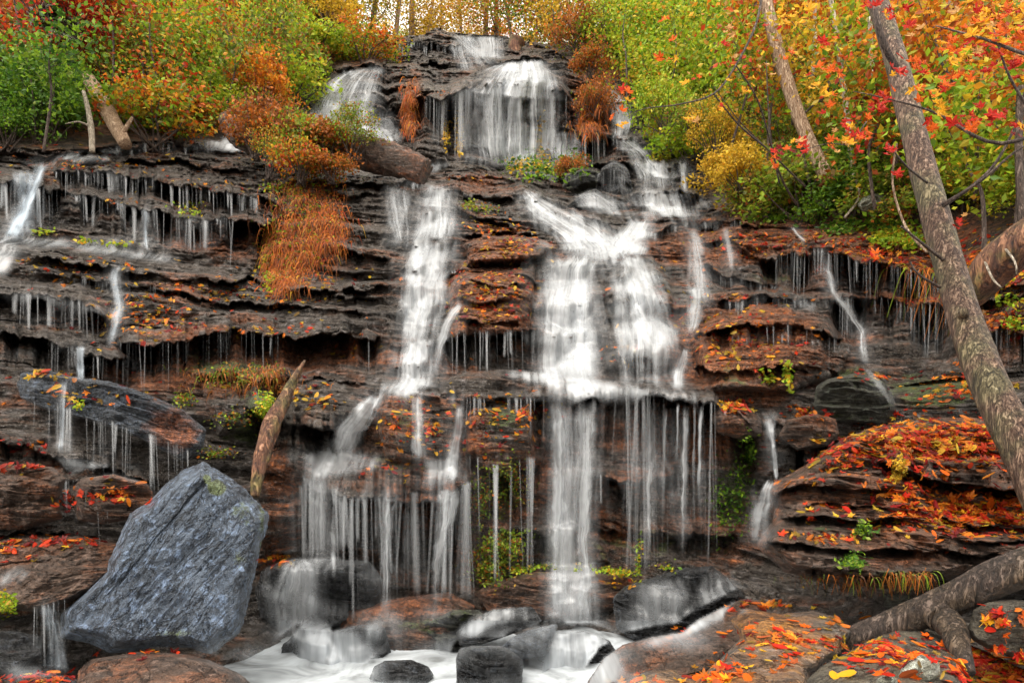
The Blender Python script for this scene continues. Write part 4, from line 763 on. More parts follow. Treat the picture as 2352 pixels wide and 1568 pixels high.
Ff_ = grid_faces(*gx_.shape); dq = ZZ.ravel()[Ff_]; kq = FDm.ravel()[Ff_]
keep = (kq.max(1) > .02) & (dq.max(1)-dq.min(1) < .5); Vq = P(gx_, gy_, ZZ); 
yq = gy_.ravel()[Ff_].mean(1)
for sel, mt, lb in ((yq < 1424, 'wf', 'thin misty film of water joining the runs, shelves and foam of the falls'), (yq >= 1424, 'ws', 'soft white foam washing over the rocks at the foot of the falls')):
    kk = keep & sel; used = np.zeros(Vq.shape[0]*Vq.shape[1], bool); used[Ff_[kk].ravel()] = True; rem = np.cumsum(used)-1
    Vr = Vq.reshape(-1, 3)[used]; tag(link('waterfall', mesh('waterfall', Vr, rem[Ff_[kk]], M[mt], {'dens': ('POINT', FDm.ravel()[used])}, Vr[:, [0, 2]])), lb, kind='structure')
# pool
m = N('pool_water'); p_ = m.pos((1, 1, 1)); fm = m.ramp(m.noise(p_, 1.3, 4, .55, 1.2), [(.34, 0.), (.6, 1.)])
gls = m.n('BsdfPrincipled', {'Base Color': (.05, .05, .045, 1), 'Roughness': .2}); wh = m.n('BsdfDiffuse', {'Color': (.6, .65, .69, 1)})
M['pool'] = m.surf(m.n('MixShader', {0: m.math('MULTIPLY_ADD', fm, .66, .2), 1: gls.outputs[0], 2: wh.outputs[0]}))
px_, py_ = np.meshgrid(np.linspace(-5, 5, 90), np.linspace(3.5, 10.2, 70))
pz_ = .06+.05*fbm(px_*.8, py_*.8, 4, 3)+.05*np.exp(-((px_-.9)**2+(py_-8.3)**2))
tag(link('plunge_pool', mesh('plunge_pool', np.stack([px_, py_, pz_], -1), grid_faces(*px_.shape), M['pool'])), 'milky smooth pool at the foot of the falls', kind='structure')

# ---------------- logs and trees ----------------
def Pp(L): return [P(x, y, D) for x, y, D in L]
def part(name, pts, rad, mat, parent, n=10, rough=.08, seed=0, sub=6):
    org = np.array(parent.location); V_, F_ = tube(np.array(Pp(pts)), rad, n, rough, seed, sub=sub)
    return link(name, mesh(name, V_-org, F_, mat), parent)
def multi(name, lst, mat, parent, n=6, rough=.05, sub=5):
    for i, (p, r) in enumerate(lst): part(name, p, r, mat, parent, n, rough, i, sub)
LOGOBJ = []
t = empty('forked_log', P(2020,1470,4.6), 'smooth weathered log with a forked stub lying across the right foreground', 'log')
a = part('trunk', [(1880,1500,4.9),(1980,1462,4.75),(2080,1424,4.6),(2200,1372,4.4),(2300,1322,4.25),(2460,1270,4.1),(2800,1180,3.8)], [.06,.095,.1,.105,.115,.12,.13], M['log'], t, 28, .12, 1, 16)
b = part('stub', [(2140,1400,4.5),(2185,1440,4.25),(2200,1480,4.1),(2222,1545,3.95)], [.1,.085,.065,.04], M['log'], t, 20, .12, 2, 10)
LOGOBJ += [a, b]
t = empty('leaning_stump', P(590,1130,9.3), 'broken mossy rust-brown trunk leaning upright against the left wall', 'log')
part('trunk', [(586,1140,9.0),(598,1060,9.2),(622,980,9.5),(652,920,9.8),(690,845,10.2)], [.05,.1,.12,.09,.04], M['log_red'], t, 18, .3, 3, 12)
part('splinter', [(640,950,9.7),(664,890,9.9),(700,828,10.2)], [.08,.05,.02], M['log_red'], t, 8, .2, 4)
t = empty('fallen_log', P(545,340,17.0), 'thick fallen log with a torn end and bushes growing on it in the upper middle', 'log')
a = part('trunk', [(520,270,17.6),(560,318,17.3),(680,330,17.0),(800,345,16.8),(900,365,16.6),(978,396,16.4)], [.2,.26,.3,.33,.36,.28], M['brown'], t, 28, .3, 5, 16); LOGOBJ.append(a)
t = empty('snag_log', P(285,330,16.8), 'orange-brown bare log leaning down onto the top left ledge', 'log')
part('trunk', [(288,332,16.6),(255,270,17.2),(225,215,17.8),(200,180,18.2)], [.15,.19,.2,.16], M['bark_tan'], t, 16, .12, 6, 10)
part('broken_branch', [(280,310,16.7),(295,285,16.7),(305,270,16.7)], [.06,.045,.03], M['bark_tan'], t, 8)
t = empty('dead_sapling', P(212,345,16.4), 'thin whitish dead stem standing left of the brown leaning log', 'tree')
part('trunk', [(212,350,16.4),(210,300,16.5),(202,250,16.6),(192,210,16.7)], [.06,.07,.06,.04], M['bark_pale'], t, 8)
part('branch', [(206,290,16.5),(180,280,16.4),(150,285,16.3)], [.03,.02,.01], M['bark_pale'], t, 6)
t = empty('bank_log', P(2240,690,7.6), 'dark red-brown log running up the right bank behind the leaning tree', 'log')
a = part('trunk', [(2215,690,8.2),(2260,640,8.0),(2310,590,7.8),(2440,500,7.4)], [.16,.22,.24,.26], M['log_red'], t, 20, .15, 7, 10); LOGOBJ.append(a)
multi('branch', [([(2262,600,7.8),(2280,640,7.6),(2300,660,7.5)], [.015,.012,.008]), ([(2300,560,7.7),(2330,600,7.4),(2335,630,7.4)], [.015,.012,.008])], M['bark_pale'], t)
# the leaning tree
t = empty('leaning_tree', P(2420,1270,5.2), 'big rough-barked grey tree trunk leaning across the right of the view', 'tree')
TR = [(1985,-60,8.3),(2020,20,8.0),(2060,150,7.6),(2105,330,7.1),(2150,500,6.7),(2200,680,6.3),(2250,830,5.9),(2310,960,5.6),(2370,1080,5.4),(2440,1240,5.2),(2540,1500,5.0)]
a = part('trunk', TR, [.105,.108,.112,.118,.125,.133,.14,.146,.155,.17,.2], M['bark'], t, 44, .07, 8, 22)
TRUNK = a
multi('branch', [([(2165,470,6.6),(2230,430,6.4),(2290,370,6.3),(2352,250,6.2),(2400,150,6.2)], [.02,.017,.014,.011,.008]),
 ([(2165,475,6.6),(2260,410,6.3),(2330,350,6.2),(2420,300,6.1)], [.016,.013,.01,.007]),
 ([(2060,160,7.5),(2030,100,7.4),(2010,30,7.4),(1995,-40,7.5)], [.045,.035,.03,.025]),
 ([(2170,600,6.4),(2120,560,6.3),(2070,520,6.2)], [.016,.012,.008]), ([(2160,660,6.3),(2110,630,6.2),(2090,600,6.2)], [.014,.01,.006]),
 ([(2130,420,6.7),(2080,380,6.5),(2040,330,6.4)], [.012,.01,.006])], M['bark_dark'], t)
part('knot', [(2212,722,6.05),(2216,716,5.98)], [.05,.03], M['bark'], t, 12, .2)
# slender background trunks (each a tree)
def sapling(label, pts, rad, mat='bark_pale', name='sapling', group='slender trunks on the banks'):
    e_ = empty(name, P(*pts[-1]), label, 'tree', group); part('trunk', pts, rad, M[mat], e_, 7, .05, len(label), 5); return e_
sapling('pale slender stem left of the leaning tree reaching to mid-bank', [(1905,-20,14.5),(1922,80,14.4),(1935,180,14.3),(1948,290,14.2),(1960,400,14)], [.05,.055,.06,.06,.06])
sapling('thin pale stem left of the tallest pale one', [(1870,-20,15.5),(1872,100,15.4),(1862,200,15.3)], [.04,.045,.045])
sapling('thin upright stem close to the left side of the leaning tree', [(1998,40,13),(2002,140,13),(2004,250,12.8)], [.04,.045,.045])
sapling('orange-tan split trunk leaning left of the pale stems', [(1745,-60,14.9),(1785,110,14.7),(1840,280,14.4),(1905,420,14)], [.13,.14,.14,.15], 'bark_tan')
sapling('broad reddish trunk behind orange leaves at the upper right', [(2165,-40,14.5),(2190,80,14.3),(2200,200,14.1),(2215,330,13.8)], [.2,.2,.2,.22], 'bark_tan')
sapling('dark thin trunk right of the leaning tree', [(2120,-40,13.5),(2135,100,13.2),(2130,250,13)], [.06,.06,.07], 'bark_dark')
sapling('dark thin trunk by the right edge', [(2345,200,9.5),(2340,350,9.4),(2350,520,9.3)], [.05,.05,.06], 'bark_dark')
# crowns: leaf clouds
def leafquads(C_, size, rg, flat=.0, droop=0.):
    n = len(C_); a = rg.normal(size=(n, 3)); a[:, 2] *= (1-flat); a /= np.linalg.norm(a, axis=1)[:, None]
    b = rg.normal(size=(n, 3)); b -= (a*b).sum(1)[:, None]*a; b /= np.linalg.norm(b, axis=1)[:, None]
    nn = np.cross(a, b); s = size*rg.uniform(.6, 1.3, n)[:, None]
    V_ = np.stack([C_-a*s*.55, C_+b*s*.34+nn*s*.08, C_+a*s*.6, C_-b*s*.34+nn*s*.08], 1)
    return V_.reshape(-1, 3), np.arange(n*4).reshape(-1, 4)
def cloud(seed, rx, rz, nclump, nleaf, size, flat=.3, hollow=.45):
    rg = np.random.default_rng(seed); cs = []
    for k in range(nclump):
        d_ = rg.normal(size=3); d_ /= np.linalg.norm(d_); d_[2] = abs(d_[2])*1.1-.25; rad = rg.uniform(hollow, 1)
        c = d_*rad*np.array([rx, rx, rz]); c[2] += rz*.55; cs.append((c, rg.uniform(.2, .55)*rx))
    pts = []; rn = []
    for c, r_ in cs:
        m_ = int(nleaf/nclump*rg.uniform(.4, 1.6)); q = rg.normal(size=(m_, 3)); q /= np.linalg.norm(q, axis=1)[:, None]; q *= r_*rg.uniform(0, 1, (m_, 1))**.45*np.array([1.15, 1.15, .7])
        pts.append(c+q); rn.append(np.clip(rg.uniform(0, 1)*.45+rg.uniform(0, 1, m_)*.6, 0, 1))
    pts = np.concatenate(pts); rn = np.concatenate(rn); V_, F_ = leafquads(pts, size, rg, flat)
    return V_, F_, rn, cs
PROTO = []
for k in range(7):
    rz = [1.0, 1.4, .8, 1.7, 1.1, 1.3, .9][k]; V_, F_, rn, cs = cloud(100+k, 1.25, rz, 34, 2300, [.11, .09, .12, .1, .08, .13, .1][k])
    lm = mesh('foliage', V_, F_, None, {'rnd': ('FACE', rn)}, smooth=False); lm.materials.append(M['Lmixed'])
    rg = np.random.default_rng(k); st = []
    for c, r_ in cs[:15]:
        m_ = c*.5+rg.normal(0, .1, 3); m_[2] = max(m_[2], .1); st.append(tube(np.array([[rg.normal(0, .12), rg.normal(0, .12), -.25], m_, c, c*1.15+[0, 0, .1]]), [.028, .018, .01, .005], 5, 0, 0, True, 3))
    sv, sf = join(st); sm = mesh('stems', sv, sf, M['bark_dark']); PROTO.append((lm, sm))
def shrub(x, y, D, sc, pal, label, name='shrub', group=None, k=None, sx=1., sz=1.):
    k = random.randrange(7) if k is None else k
    r = empty(name, P(x, y, D), label, 'shrub', group); r.rotation_euler = (0, 0, random.uniform(0, 6.28)); r.scale = (sc*sx, sc*sx, sc*sz)
    f = link('foliage', PROTO[k][0], r); f.material_slots[0].link = 'OBJECT'; f.material_slots[0].material = M['L'+pal]
    link('stems', PROTO[k][1], r); return r
ORD = ['first','second','third','fourth','fifth','sixth','seventh','eighth','ninth','tenth','eleventh','twelfth','thirteenth','fourteenth','fifteenth','sixteenth','seventeenth','eighteenth','nineteenth','twentieth']
LZ = [('red',190,90,110,90),('red',150,150,80,40),('rust',60,150,80,30),('yellow-green',400,90,90,60),('orange',470,50,60,40),('yellow-green',350,50,50,40),('orange',560,100,40,40),('yellow-green',600,70,60,70),('deep green',60,270,80,50),('olive',20,60,60,60),('olive',450,200,120,60),('yellow-green',560,180,60,50),('yellow-green',700,80,70,60),('olive',640,150,50,60),('olive',300,190,80,60),('mixed',340,280,100,30),('yellow-green',480,250,80,50),('olive',790,120,80,50),('golden',760,40,60,40),('mixed',850,110,50,20),('red',330,190,30,20),('yellow-green',620,220,60,40),('mixed',560,40,60,40),('mixed',250,250,60,40)]
RZ = [('yellow-green',1480,150,90,80),('yellow-green',1600,200,110,90),('yellow-green',1650,80,110,60),('olive',1380,110,60,50),('olive',1760,330,80,50),('golden',1680,390,60,30),('orange',1850,60,80,60),('mixed',1850,200,90,90),('deep green',1980,210,70,60),('golden',1900,250,60,60),('orange',2000,100,90,60),('orange',2250,100,100,90),('mixed',2250,300,90,90),('olive',2150,430,90,60),('deep green',1960,420,80,40),('olive',1830,440,90,40),('yellow-green',2280,430,60,60),('golden',2200,20,60,50),('orange',1930,150,60,50),('deep green',2300,560,60,30),('mixed',2070,560,60,30),('olive',1720,440,60,40),('orange',2330,200,60,80),('mixed',1270,90,60,40)]
def zone(x, y, Z):
    sc = [math.hypot((x-a)/rx, (y-b)/ry)+random.uniform(0, .55) for _, a, b, rx, ry in Z]; return Z[sc.index(min(sc))][0]
PALN = {'red': 'crimson-leaved', 'rust': 'rust-brown', 'yellow-green': 'bright yellow-green', 'orange': 'orange-leaved', 'deep green': 'deep green', 'olive': 'olive and rust speckled', 'mixed': 'many-coloured autumn', 'golden': 'golden yellow'}
def rows(side, Z, ys, xr, poly, dx):
    for ri, y in enumerate(ys):
        xs = [x+random.uniform(-16, 16) for x in np.arange(xr(y)[0], xr(y)[1], dx)]; ci = 0
        for x in xs:
            yy = y+random.uniform(-14, 14)
            if not inpoly(np.array([x*1.]), np.array([min(yy, 700)]), poly)[0]: continue
            if side == 'left' and 165 < x < 320 and 215 < yy < 335: continue
            if yy < np.interp(x, SKY[:, 0], SKY[:, 1])+4: yy = np.interp(x, SKY[:, 0], SKY[:, 1])+6
            if (760 < x < 905 and yy < 110) or (1150 < x < 1390 and yy < 125): continue
            D = float(zs(ZB, x, yy)) if yy > -16 else float(D0(np.array([x*1.]), np.array([yy]))[0])
            if D > 40: D = float(D0(np.array([x*1.]), np.array([yy]))[0])
            pal = zone(x, yy-25, Z)
            k_ = min(ci, 19)
            shrub(x, yy+8, D-.15, random.uniform(.8, 1.15)*(D/19)**.75, pal, f'{PALN[pal]} bush, {ORD[k_]} from left in {ORD[ri]} row on the {side} bank', group=f'bushes covering the {side} bank', sz=random.uniform(.75, 1.1))
            ci += 1
rows('left', LZ, [30, 85, 140, 195, 250, 300, 330], lambda y: (-150, 905), HILL_L, 82)
rows('right', RZ, [20, 80, 140, 200, 260, 320, 380, 440, 490], lambda y: (1200, 2500), HILL_R, 84)
# bushes on the fallen log and ledges
for i, (x, y, D, s, pal, lb) in enumerate([(590,350,16.6,.6,'rust','mixed brown bush on the torn end of the fallen log'),(650,345,16.5,.62,'rust','twiggy rust bush second along the fallen log'),(700,352,16.4,.6,'olive','yellowish bush third along the fallen log'),(750,360,16.3,.6,'rust','rust bush fourth along the fallen log'),(810,360,16.2,.5,'olive','green-tipped bush near the round end of the fallen log'),
   (620,400,15.9,.45,'mixed','brown bush hanging below the torn end of the fallen log'),(690,405,15.8,.55,'mixed','mixed green bush below the middle of the fallen log'),(760,410,15.8,.5,'rust','brown bush below the far part of the fallen log'),(600,240,20,.7,'orange','orange bush rising behind the torn end of the fallen log'),
   (1360,170,24.5,.7,'rust','brown twiggy bush right of the main upper veil'),(1330,120,27,.9,'rust','tangled brown bush above the main upper veil'),(1370,260,23,.6,'rust','rust plant on the wall beside the upper veil'),
   (1310,410,20,.4,'rust','rusty fern tuft left of the dark boulder'),
   (1700,430,15.5,.5,'golden','golden-leaved spray over the right hand steps'),(1660,400,16,.45,'golden','golden-leaved spray nearest the short spout'),(1640,360,18,.6,'golden','golden bush above the last step'),(1530,300,20,.75,'yellow-green','yellow-green branch end drooping over the narrow fall'),(1500,250,21,.7,'yellow-green','yellow-green bush by the narrow fall'),(1590,310,19,.6,'olive','olive bush above the right hand steps')]):
    shrub(x, y, D, s, pal, lb, group='bushes among the rocks', sz=random.uniform(.9, 1.5))
# trees along the skyline with open crowns
def tree(x, y, D, h, lean, pal, label, rad=.13, mat='bark_tan', nl=3, group='trees along the skyline', dens=1):
    base = P(x, y, D); r = empty('tree', base, label, 'tree', group); rg = np.random.default_rng(int(x))
    top = np.array([lean*h, rg.normal(0, .3), h]); pts = np.array([[0, 0, -.5], top*.33+rg.normal(0, .12, 3), top*.66+rg.normal(0, .15, 3), top]); V_, F_ = tube(pts, [rad, rad*.8, rad*.6, rad*.25], 8, .06, int(x), sub=6)
    link('trunk', mesh('trunk', V_, F_, M[mat]), r)
    br = []; lv = []
    for k in range(int(12*dens)):
        t_ = rg.uniform(.02, .5) if h > 5 else rg.uniform(.2, 1); p0 = top*t_; a = rg.uniform(0, 6.28); L = rg.uniform(.8, 2.2)*min(1, h/5); e_ = p0+np.array([math.cos(a)*L, math.sin(a)*L*.6, rg.uniform(.2, 1.2)])
        br.append(tube(np.array([p0, (p0+e_)/2+[0, 0, -.1], e_]), [rad*.25, rad*.15, .008], 5, 0, 0, sub=3)); lv += [e_, (p0+e_)/2]
    bv, bf = join(br); link('branches', mesh('branches', bv, bf, M[mat]), r)
    pts = np.concatenate([c+rg.normal(0, 1, (int(130*min(1, dens)), 3))*np.array([.6, .6, .45])*min(1, .45+h/12) for c in lv]); lq, lf = leafquads(pts, .12, rg, .2)
    link('crown', mesh('crown', lq, lf, M['L'+pal], {'rnd': ('FACE', rg.uniform(0, 1, len(lf)))}, smooth=False), r)
SK = [(700,60,31,7,.05,'yellow-green','leafy tree at the top left of the falls',.1),(745,70,32,8,-.04,'olive','thin tree left of the skyline gap',.1),(800,75,32,8,.18,'yellow-green','leaning tree at the left of the skyline gap',.12),(850,92,33,9,.2,'golden','strongly leaning tan trunk left of the summit rock',.16),(905,95,34,9,.1,'golden','slim trunk just left of the summit rock',.13),(945,95,36,9,.02,'golden','mossy upright trunk behind the summit rock',.17),(975,85,38,8,.12,'golden','thin twin trunk behind the summit rock',.1),
 (1015,85,40,8,.03,'golden','yellow tree right behind the summit',.08),(1060,85,42,8,-.02,'golden','yellow tree behind the topmost water',.1),(1115,86,36,9,.0,'golden','dark upright trunk above the topmost water',.15),(1140,86,36,9,-.02,'orange','second upright trunk above the topmost water',.14),(1180,95,33,7,-.15,'olive','twiggy tree right of the topmost water',.07),(1230,100,32,6,.1,'mixed','scrubby tree right of the skyline stump',.07),(1290,98,33,7,0,'olive','thin tree behind the brown tangle',.08),(1340,95,33,8,.04,'golden','thin tree in the right part of the skyline gap',.08),(1395,60,34,8,.02,'orange','orange tree right of the skyline gap',.1),(1430,30,33,8,-.1,'yellow-green','green tree right of the skyline gap',.12),(1500,40,30,8,.0,'yellow-green','tall green tree on the right bank top',.12),(1570,20,30,8,.05,'yellow-green','green tree at the top of the right bank',.12),(520,30,29,6,0,'yellow-green','pale trunked tree at the top of the left bank',.12),(610,20,30,6,.05,'yellow-green','green tree at the top of the left bank',.1)]
for s in SK: tree(s[0], s[1], s[2], s[3], s[4], s[5], s[6], s[7], mat='bark_tan' if s[0] % 2 else 'bark')
BK = [(60,120,18,'red'),(150,60,20,'red'),(260,110,20,'red'),(330,170,20,'mixed'),(400,120,22,'yellow-green'),(470,180,21,'yellow-green'),(540,120,23,'orange'),(600,180,22,'olive'),(660,130,25,'yellow-green'),(100,260,16.5,'deep green'),(400,260,19,'mixed'),(520,270,20,'olive'),
 (1300,110,29,'golden'),(1370,140,27,'yellow-green'),(1440,170,24,'yellow-green'),(1500,120,25,'yellow-green'),(1560,220,21,'yellow-green'),(1620,160,22,'yellow-green'),(1680,250,18,'yellow-green'),(1720,120,21,'yellow-green'),(1760,300,16,'mixed'),(1820,200,17,'orange'),(1860,330,15,'golden'),(1900,120,16.5,'orange'),(1960,230,14.5,'yellow-green'),(2010,380,13,'mixed'),(2060,280,13,'mixed'),(2130,360,12,'mixed'),(2180,240,13,'orange'),(2240,350,11.5,'orange'),(2290,200,12,'orange'),(2330,420,10.5,'mixed'),(2260,480,10.5,'yellow-green')]
for i, (x, y, D, pal) in enumerate(BK):
    sd_ = 'left' if x < 1000 else 'right'; k_ = i if x < 1000 else i-12
    tree(x, y+40, D-.6, 2.6*(D/20)**.5+random.uniform(-.3, .7), random.uniform(-.3, .3), pal, f'{PALN[pal]} open sapling above the bushes, {ORD[k_] if k_ < 20 else "rightmost"} from left on the {sd_} bank'.replace('crimson-leaved', 'crimson').replace('orange-leaved', 'orange').replace('many-coloured autumn', 'many-coloured'), .035, 'bark_dark', group='open saplings on the banks', dens=.6)
for i, (x, s_, pal) in enumerate([(870,.8,'golden'),(925,.7,'yellow-green'),(985,.9,'golden'),(1035,.6,'golden'),(1090,.9,'golden'),(1150,.8,'orange'),(1215,.7,'golden'),(1270,.9,'olive'),(1330,.8,'golden'),(1390,1.,'yellow-green')]):
    shrub(x, 104, 44, s_*1.0, pal, f'{PALN[pal]} distant bush behind the skyline, {ORD[i]} from the left', group='bushes behind the skyline')
t = empty('tree_stump', P(1184,135,28.5), 'reddish broken stump right of the topmost water', 'stump'); part('trunk', [(1186,138,28.6),(1182,112,28.6),(1188,92,28.6)], [.32,.3,.34], M['log_red'], t, 12, .25, 9)
# ---------------- maple leaves ----------------
def leaf_shape(seed, lobes=5):
    rg = np.random.default_rng(seed); V_ = [[0, 0, 0]]
    ang = [-150, -100, -52, 0, 52, 100, 150] if lobes == 7 else [-128, -62, 0, 62, 128]
    ln = [.5, .72, .95, 1.1, .95, .72, .5] if lobes == 7 else [.6, .9, 1.1, .9, .6]
    out = [[0, -.18]]
    for i, (a, l) in enumerate(zip(ang, ln)):
        a = a+rg.normal(0, 4); l *= rg.uniform(.88, 1.1)
        f = lambda aa, ll: [math.sin(R(aa))*ll, math.cos(R(aa))*ll+.1]
        if i: am = (a+ang[i-1])/2; out.append(f(am, .42))
        out += [f(a-21, l*.6), f(a-9, l*.8), f(a, l), f(a+11, l*.76), f(a+20, l*.57)]
    o = np.array(out); c = rg.uniform(-.25, .45); z = c*(np.abs(o[:, 0])**1.5)+rg.normal(0, .05, len(o))+rg.uniform(-.1, .3)*o[:, 1]**2
    V_ = np.concatenate([[[0, .1, 0]], np.c_[o, z]]); V_[:, :2] *= .5; V_[:, 2] *= .5; n = len(o)
    F_ = np.array([[0, i+1, (i+1) % n+1] for i in range(n)])
    st = np.array([[-.012, -.08, 0], [.012, -.08, 0], [.05, -.5, .06], [.03, -.5, .06]]); k = len(V_); V_ = np.concatenate([V_, st]); F_ = np.concatenate([F_, [[k, k+1, k+2], [k, k+2, k+3]]])
    return V_, F_
LS = [leaf_shape(200+k, 5 if k % 2 else 7) for k in range(8)]
def oval(seed):
    rg = np.random.default_rng(seed); t_ = np.linspace(0, 2*math.pi, 11)[:-1]; o = np.c_[.22*np.sin(t_)*(1+.2*np.cos(t_)), .5*np.cos(t_)]; c = rg.uniform(-.4, .8)
    V_ = np.concatenate([[[0, 0, 0]], np.c_[o, c*np.abs(o[:, 0])+rg.uniform(-.2, .5)*o[:, 1]**2]]); return V_, np.array([[0, i+1, (i+1) % 10+1] for i in range(10)])
LS += [oval(300+k) for k in range(4)]
LM = {}
for k, (v, f) in enumerate(LS):
    LM[k] = mesh('leaf', v, f, None, {'rnd': ('FACE', np.full(len(f), .5))}, smooth=False); LM[k].materials.append(M['lred'])
def basis(n, rot):
    n = n/np.linalg.norm(n); a = np.cross(n, [0.1, 1, .2]); a /= np.linalg.norm(a); b = np.cross(n, a)
    return np.stack([math.cos(rot)*a+math.sin(rot)*b, -math.sin(rot)*a+math.cos(rot)*b, n], 1)
# zones where leaves lie: x, y, rx, ry, weight, red share
LF = [(2150,1020,210,45,14.),(2230,1180,170,42,13.),(2080,1120,70,40,4.),(1950,1060,90,20,3.),(1900,1240,80,12,2.),(1760,1390,60,10,3.),(1800,1480,110,50,1.4),(1650,1560,90,40,1.2),(2030,1500,110,40,3.),(2280,1530,80,40,10.),(2300,1420,60,20,2.),(1950,1420,60,15,3.),(1480,1590,60,30,2.),
 (2050,600,150,30,6),(2280,620,80,60,8),(1900,560,160,25,4),(1720,560,90,25,3),(2100,695,90,10,5),(1750,690,90,12,3),(1700,780,110,60,3),(2000,870,60,12,2),(2200,890,90,40,3),(2300,740,60,40,3),(1690,935,30,12,6),(1850,945,50,10,4),(1180,565,60,25,6),(1130,680,90,80,4),(1050,775,40,6,1),(1440,810,60,30,2.),(960,980,80,60,3.5),(1150,970,80,60,2.5),(1230,940,40,20,2),
 (330,740,110,40,3.5),(180,620,140,30,2.5),(500,680,250,30,2.5),(700,640,120,40,1.5),(600,760,150,14,2),(150,700,90,14,1.5),(240,380,200,30,2.2),(450,430,160,14,2),(250,470,40,10,3),(100,860,60,8,2.5),(200,905,150,30,1.4),(30,1030,60,14,3),(60,1075,70,10,3),(150,1150,30,30,2.5),(260,1130,60,25,2.5),(150,1245,110,12,2.5),(40,1270,60,30,1),(640,1285,40,12,4),(320,1500,60,8,.8),(80,1560,70,14,3),(600,890,90,20,1.5),(720,920,60,25,1.5),(900,1080,70,20,1.),(1100,410,90,8,2.5),(1130,520,70,20,2.5),(1000,215,60,10,1.5),(1370,240,30,60,2.),(880,170,40,20,1),(1280,420,60,14,1),(640,350,150,20,1),(1420,1340,60,10,1),(1900,1180,70,30,1.),(1850,1110,60,20,1.),(1550,1450,40,10,1),(800,800,60,20,1),(1540,700,120,80,.6),(1000,600,60,120,.4),(1190,930,50,10,1.5),(100,250,250,120,1.),(2000,300,400,200,1.)]
wts = np.array([l[4]*max(.25, (l[2]*l[3])/3000)**.75 for l in LF]); wts /= wts.sum()
leaves = []; tries = 0
NAMES = {}
for o_, l_ in ROCKS: NAMES[len(NAMES)+2] = l_
while len(leaves) < 8600 and tries < 70000:
    tries += 1; l = LF[RNG.choice(len(LF), p=wts)]; x = l[0]+RNG.normal()*l[2]*.62; y = l[1]+RNG.normal()*l[3]*.62
    if not (-60 < x < 2420 and -10 < y < 1595): continue
    p_, n_, k_ = cast(x, y)
    if p_ is None: continue
    if n_.y > 0 : n_ = -n_ if n_.z < 0 else n_
    if n_.z < .12 and RNG.random() < .8: continue
    leaves.append((p_, n_, k_, x, y))
szf = lambda p_: RNG.uniform(.035, .085) if p_.y < 6 else RNG.uniform(.045, .115)
def lcol(x, y):
    u = RNG.random()
    if 1380 < x < 1960 and y > 1380: return ['orange','yellow','orange','orange','russet','red'][int(u*6)]
    if x > 1700: return ['red','orange','red','orange','yellow','dark red','russet','orange'][int(u*8)]
    if x < 620 and y > 1000: return ['red','red','orange','dark red','russet'][int(u*5)]
    return ['red','orange','russet','orange','pale','russet','yellow'][int(u*7)]
info = []
for p_, n_, k_, x, y in leaves:
    s = szf(p_); n_ = np.array(n_)+RNG.normal(0, .28, 3)+np.array([0, -.15, .3]); info.append((s/p_.y, s, p_, n_, k_, x, y, lcol(x, y)))
info.sort(key=lambda t: -t[0])
near = info[:290]; rest = info[290:]
near.sort(key=lambda t: t[5]); cnt = {}
SHORT = {}
for i, (o_, l_) in enumerate(ROCKS): SHORT[i+2] = l_
for q, s, p_, n_, k_, x, y, c in near:
    key = (k_, c); cnt[key] = cnt.get(key, 0)+1; tot = cnt[key]
    nm = ROCKS[k_-2][0].name.split('.')[0].replace('_', ' ') if k_ >= 2 else ('rock wall' if k_ == 0 else 'bank')
    o = link('fallen_leaf', LM[random.choice(range(12))]); o.material_slots[0].link = 'OBJECT'; o.material_slots[0].material = M['l'+c]
    Mx = Matrix(basis(n_, RNG.uniform(0, 6.28)).tolist()).to_4x4(); o.matrix_world = Matrix.Translation(p_+Vector(n_).normalized()*s*.12) @ Mx @ Matrix.Scale(s*1.25, 4)
    od = str(tot)+('th' if 10 < tot % 100 < 14 else {1: 'st', 2: 'nd', 3: 'rd'}.get(tot % 10, 'th'))
    tag(o, f'{c} fallen leaf on the {nm}, {od} {c} one from its left', 'leaf', 'fallen leaves on the rocks')
VV = []; FF = []; RN = []; o0 = 0
cv_ = {'dark red': .05, 'red': .25, 'orange': .62, 'yellow': .9, 'russet': .98, 'pale': .88}
for q, s, p_, n_, k_, x, y, c in rest:
    v, f = LS[random.randrange(12)]; B_ = basis(n_, RNG.uniform(0, 6.28)); VV.append((v*s*1.35)@B_.T+np.array(p_)+n_/np.linalg.norm(n_)*s*.12); FF.append(f+o0); o0 += len(v); RN.append(np.full(len(f), np.clip(cv_[c]+RNG.normal(0, .05), 0, 1)))
tag(link('leaf_litter', mesh('leaf_litter', np.concatenate(VV), np.concatenate(FF), M['Llitter'], {'rnd': ('FACE', np.concatenate(RN))}, smooth=False)), 'red and orange fallen leaves scattered thinly over the wet rocks', 'fallen leaves', kind='stuff')
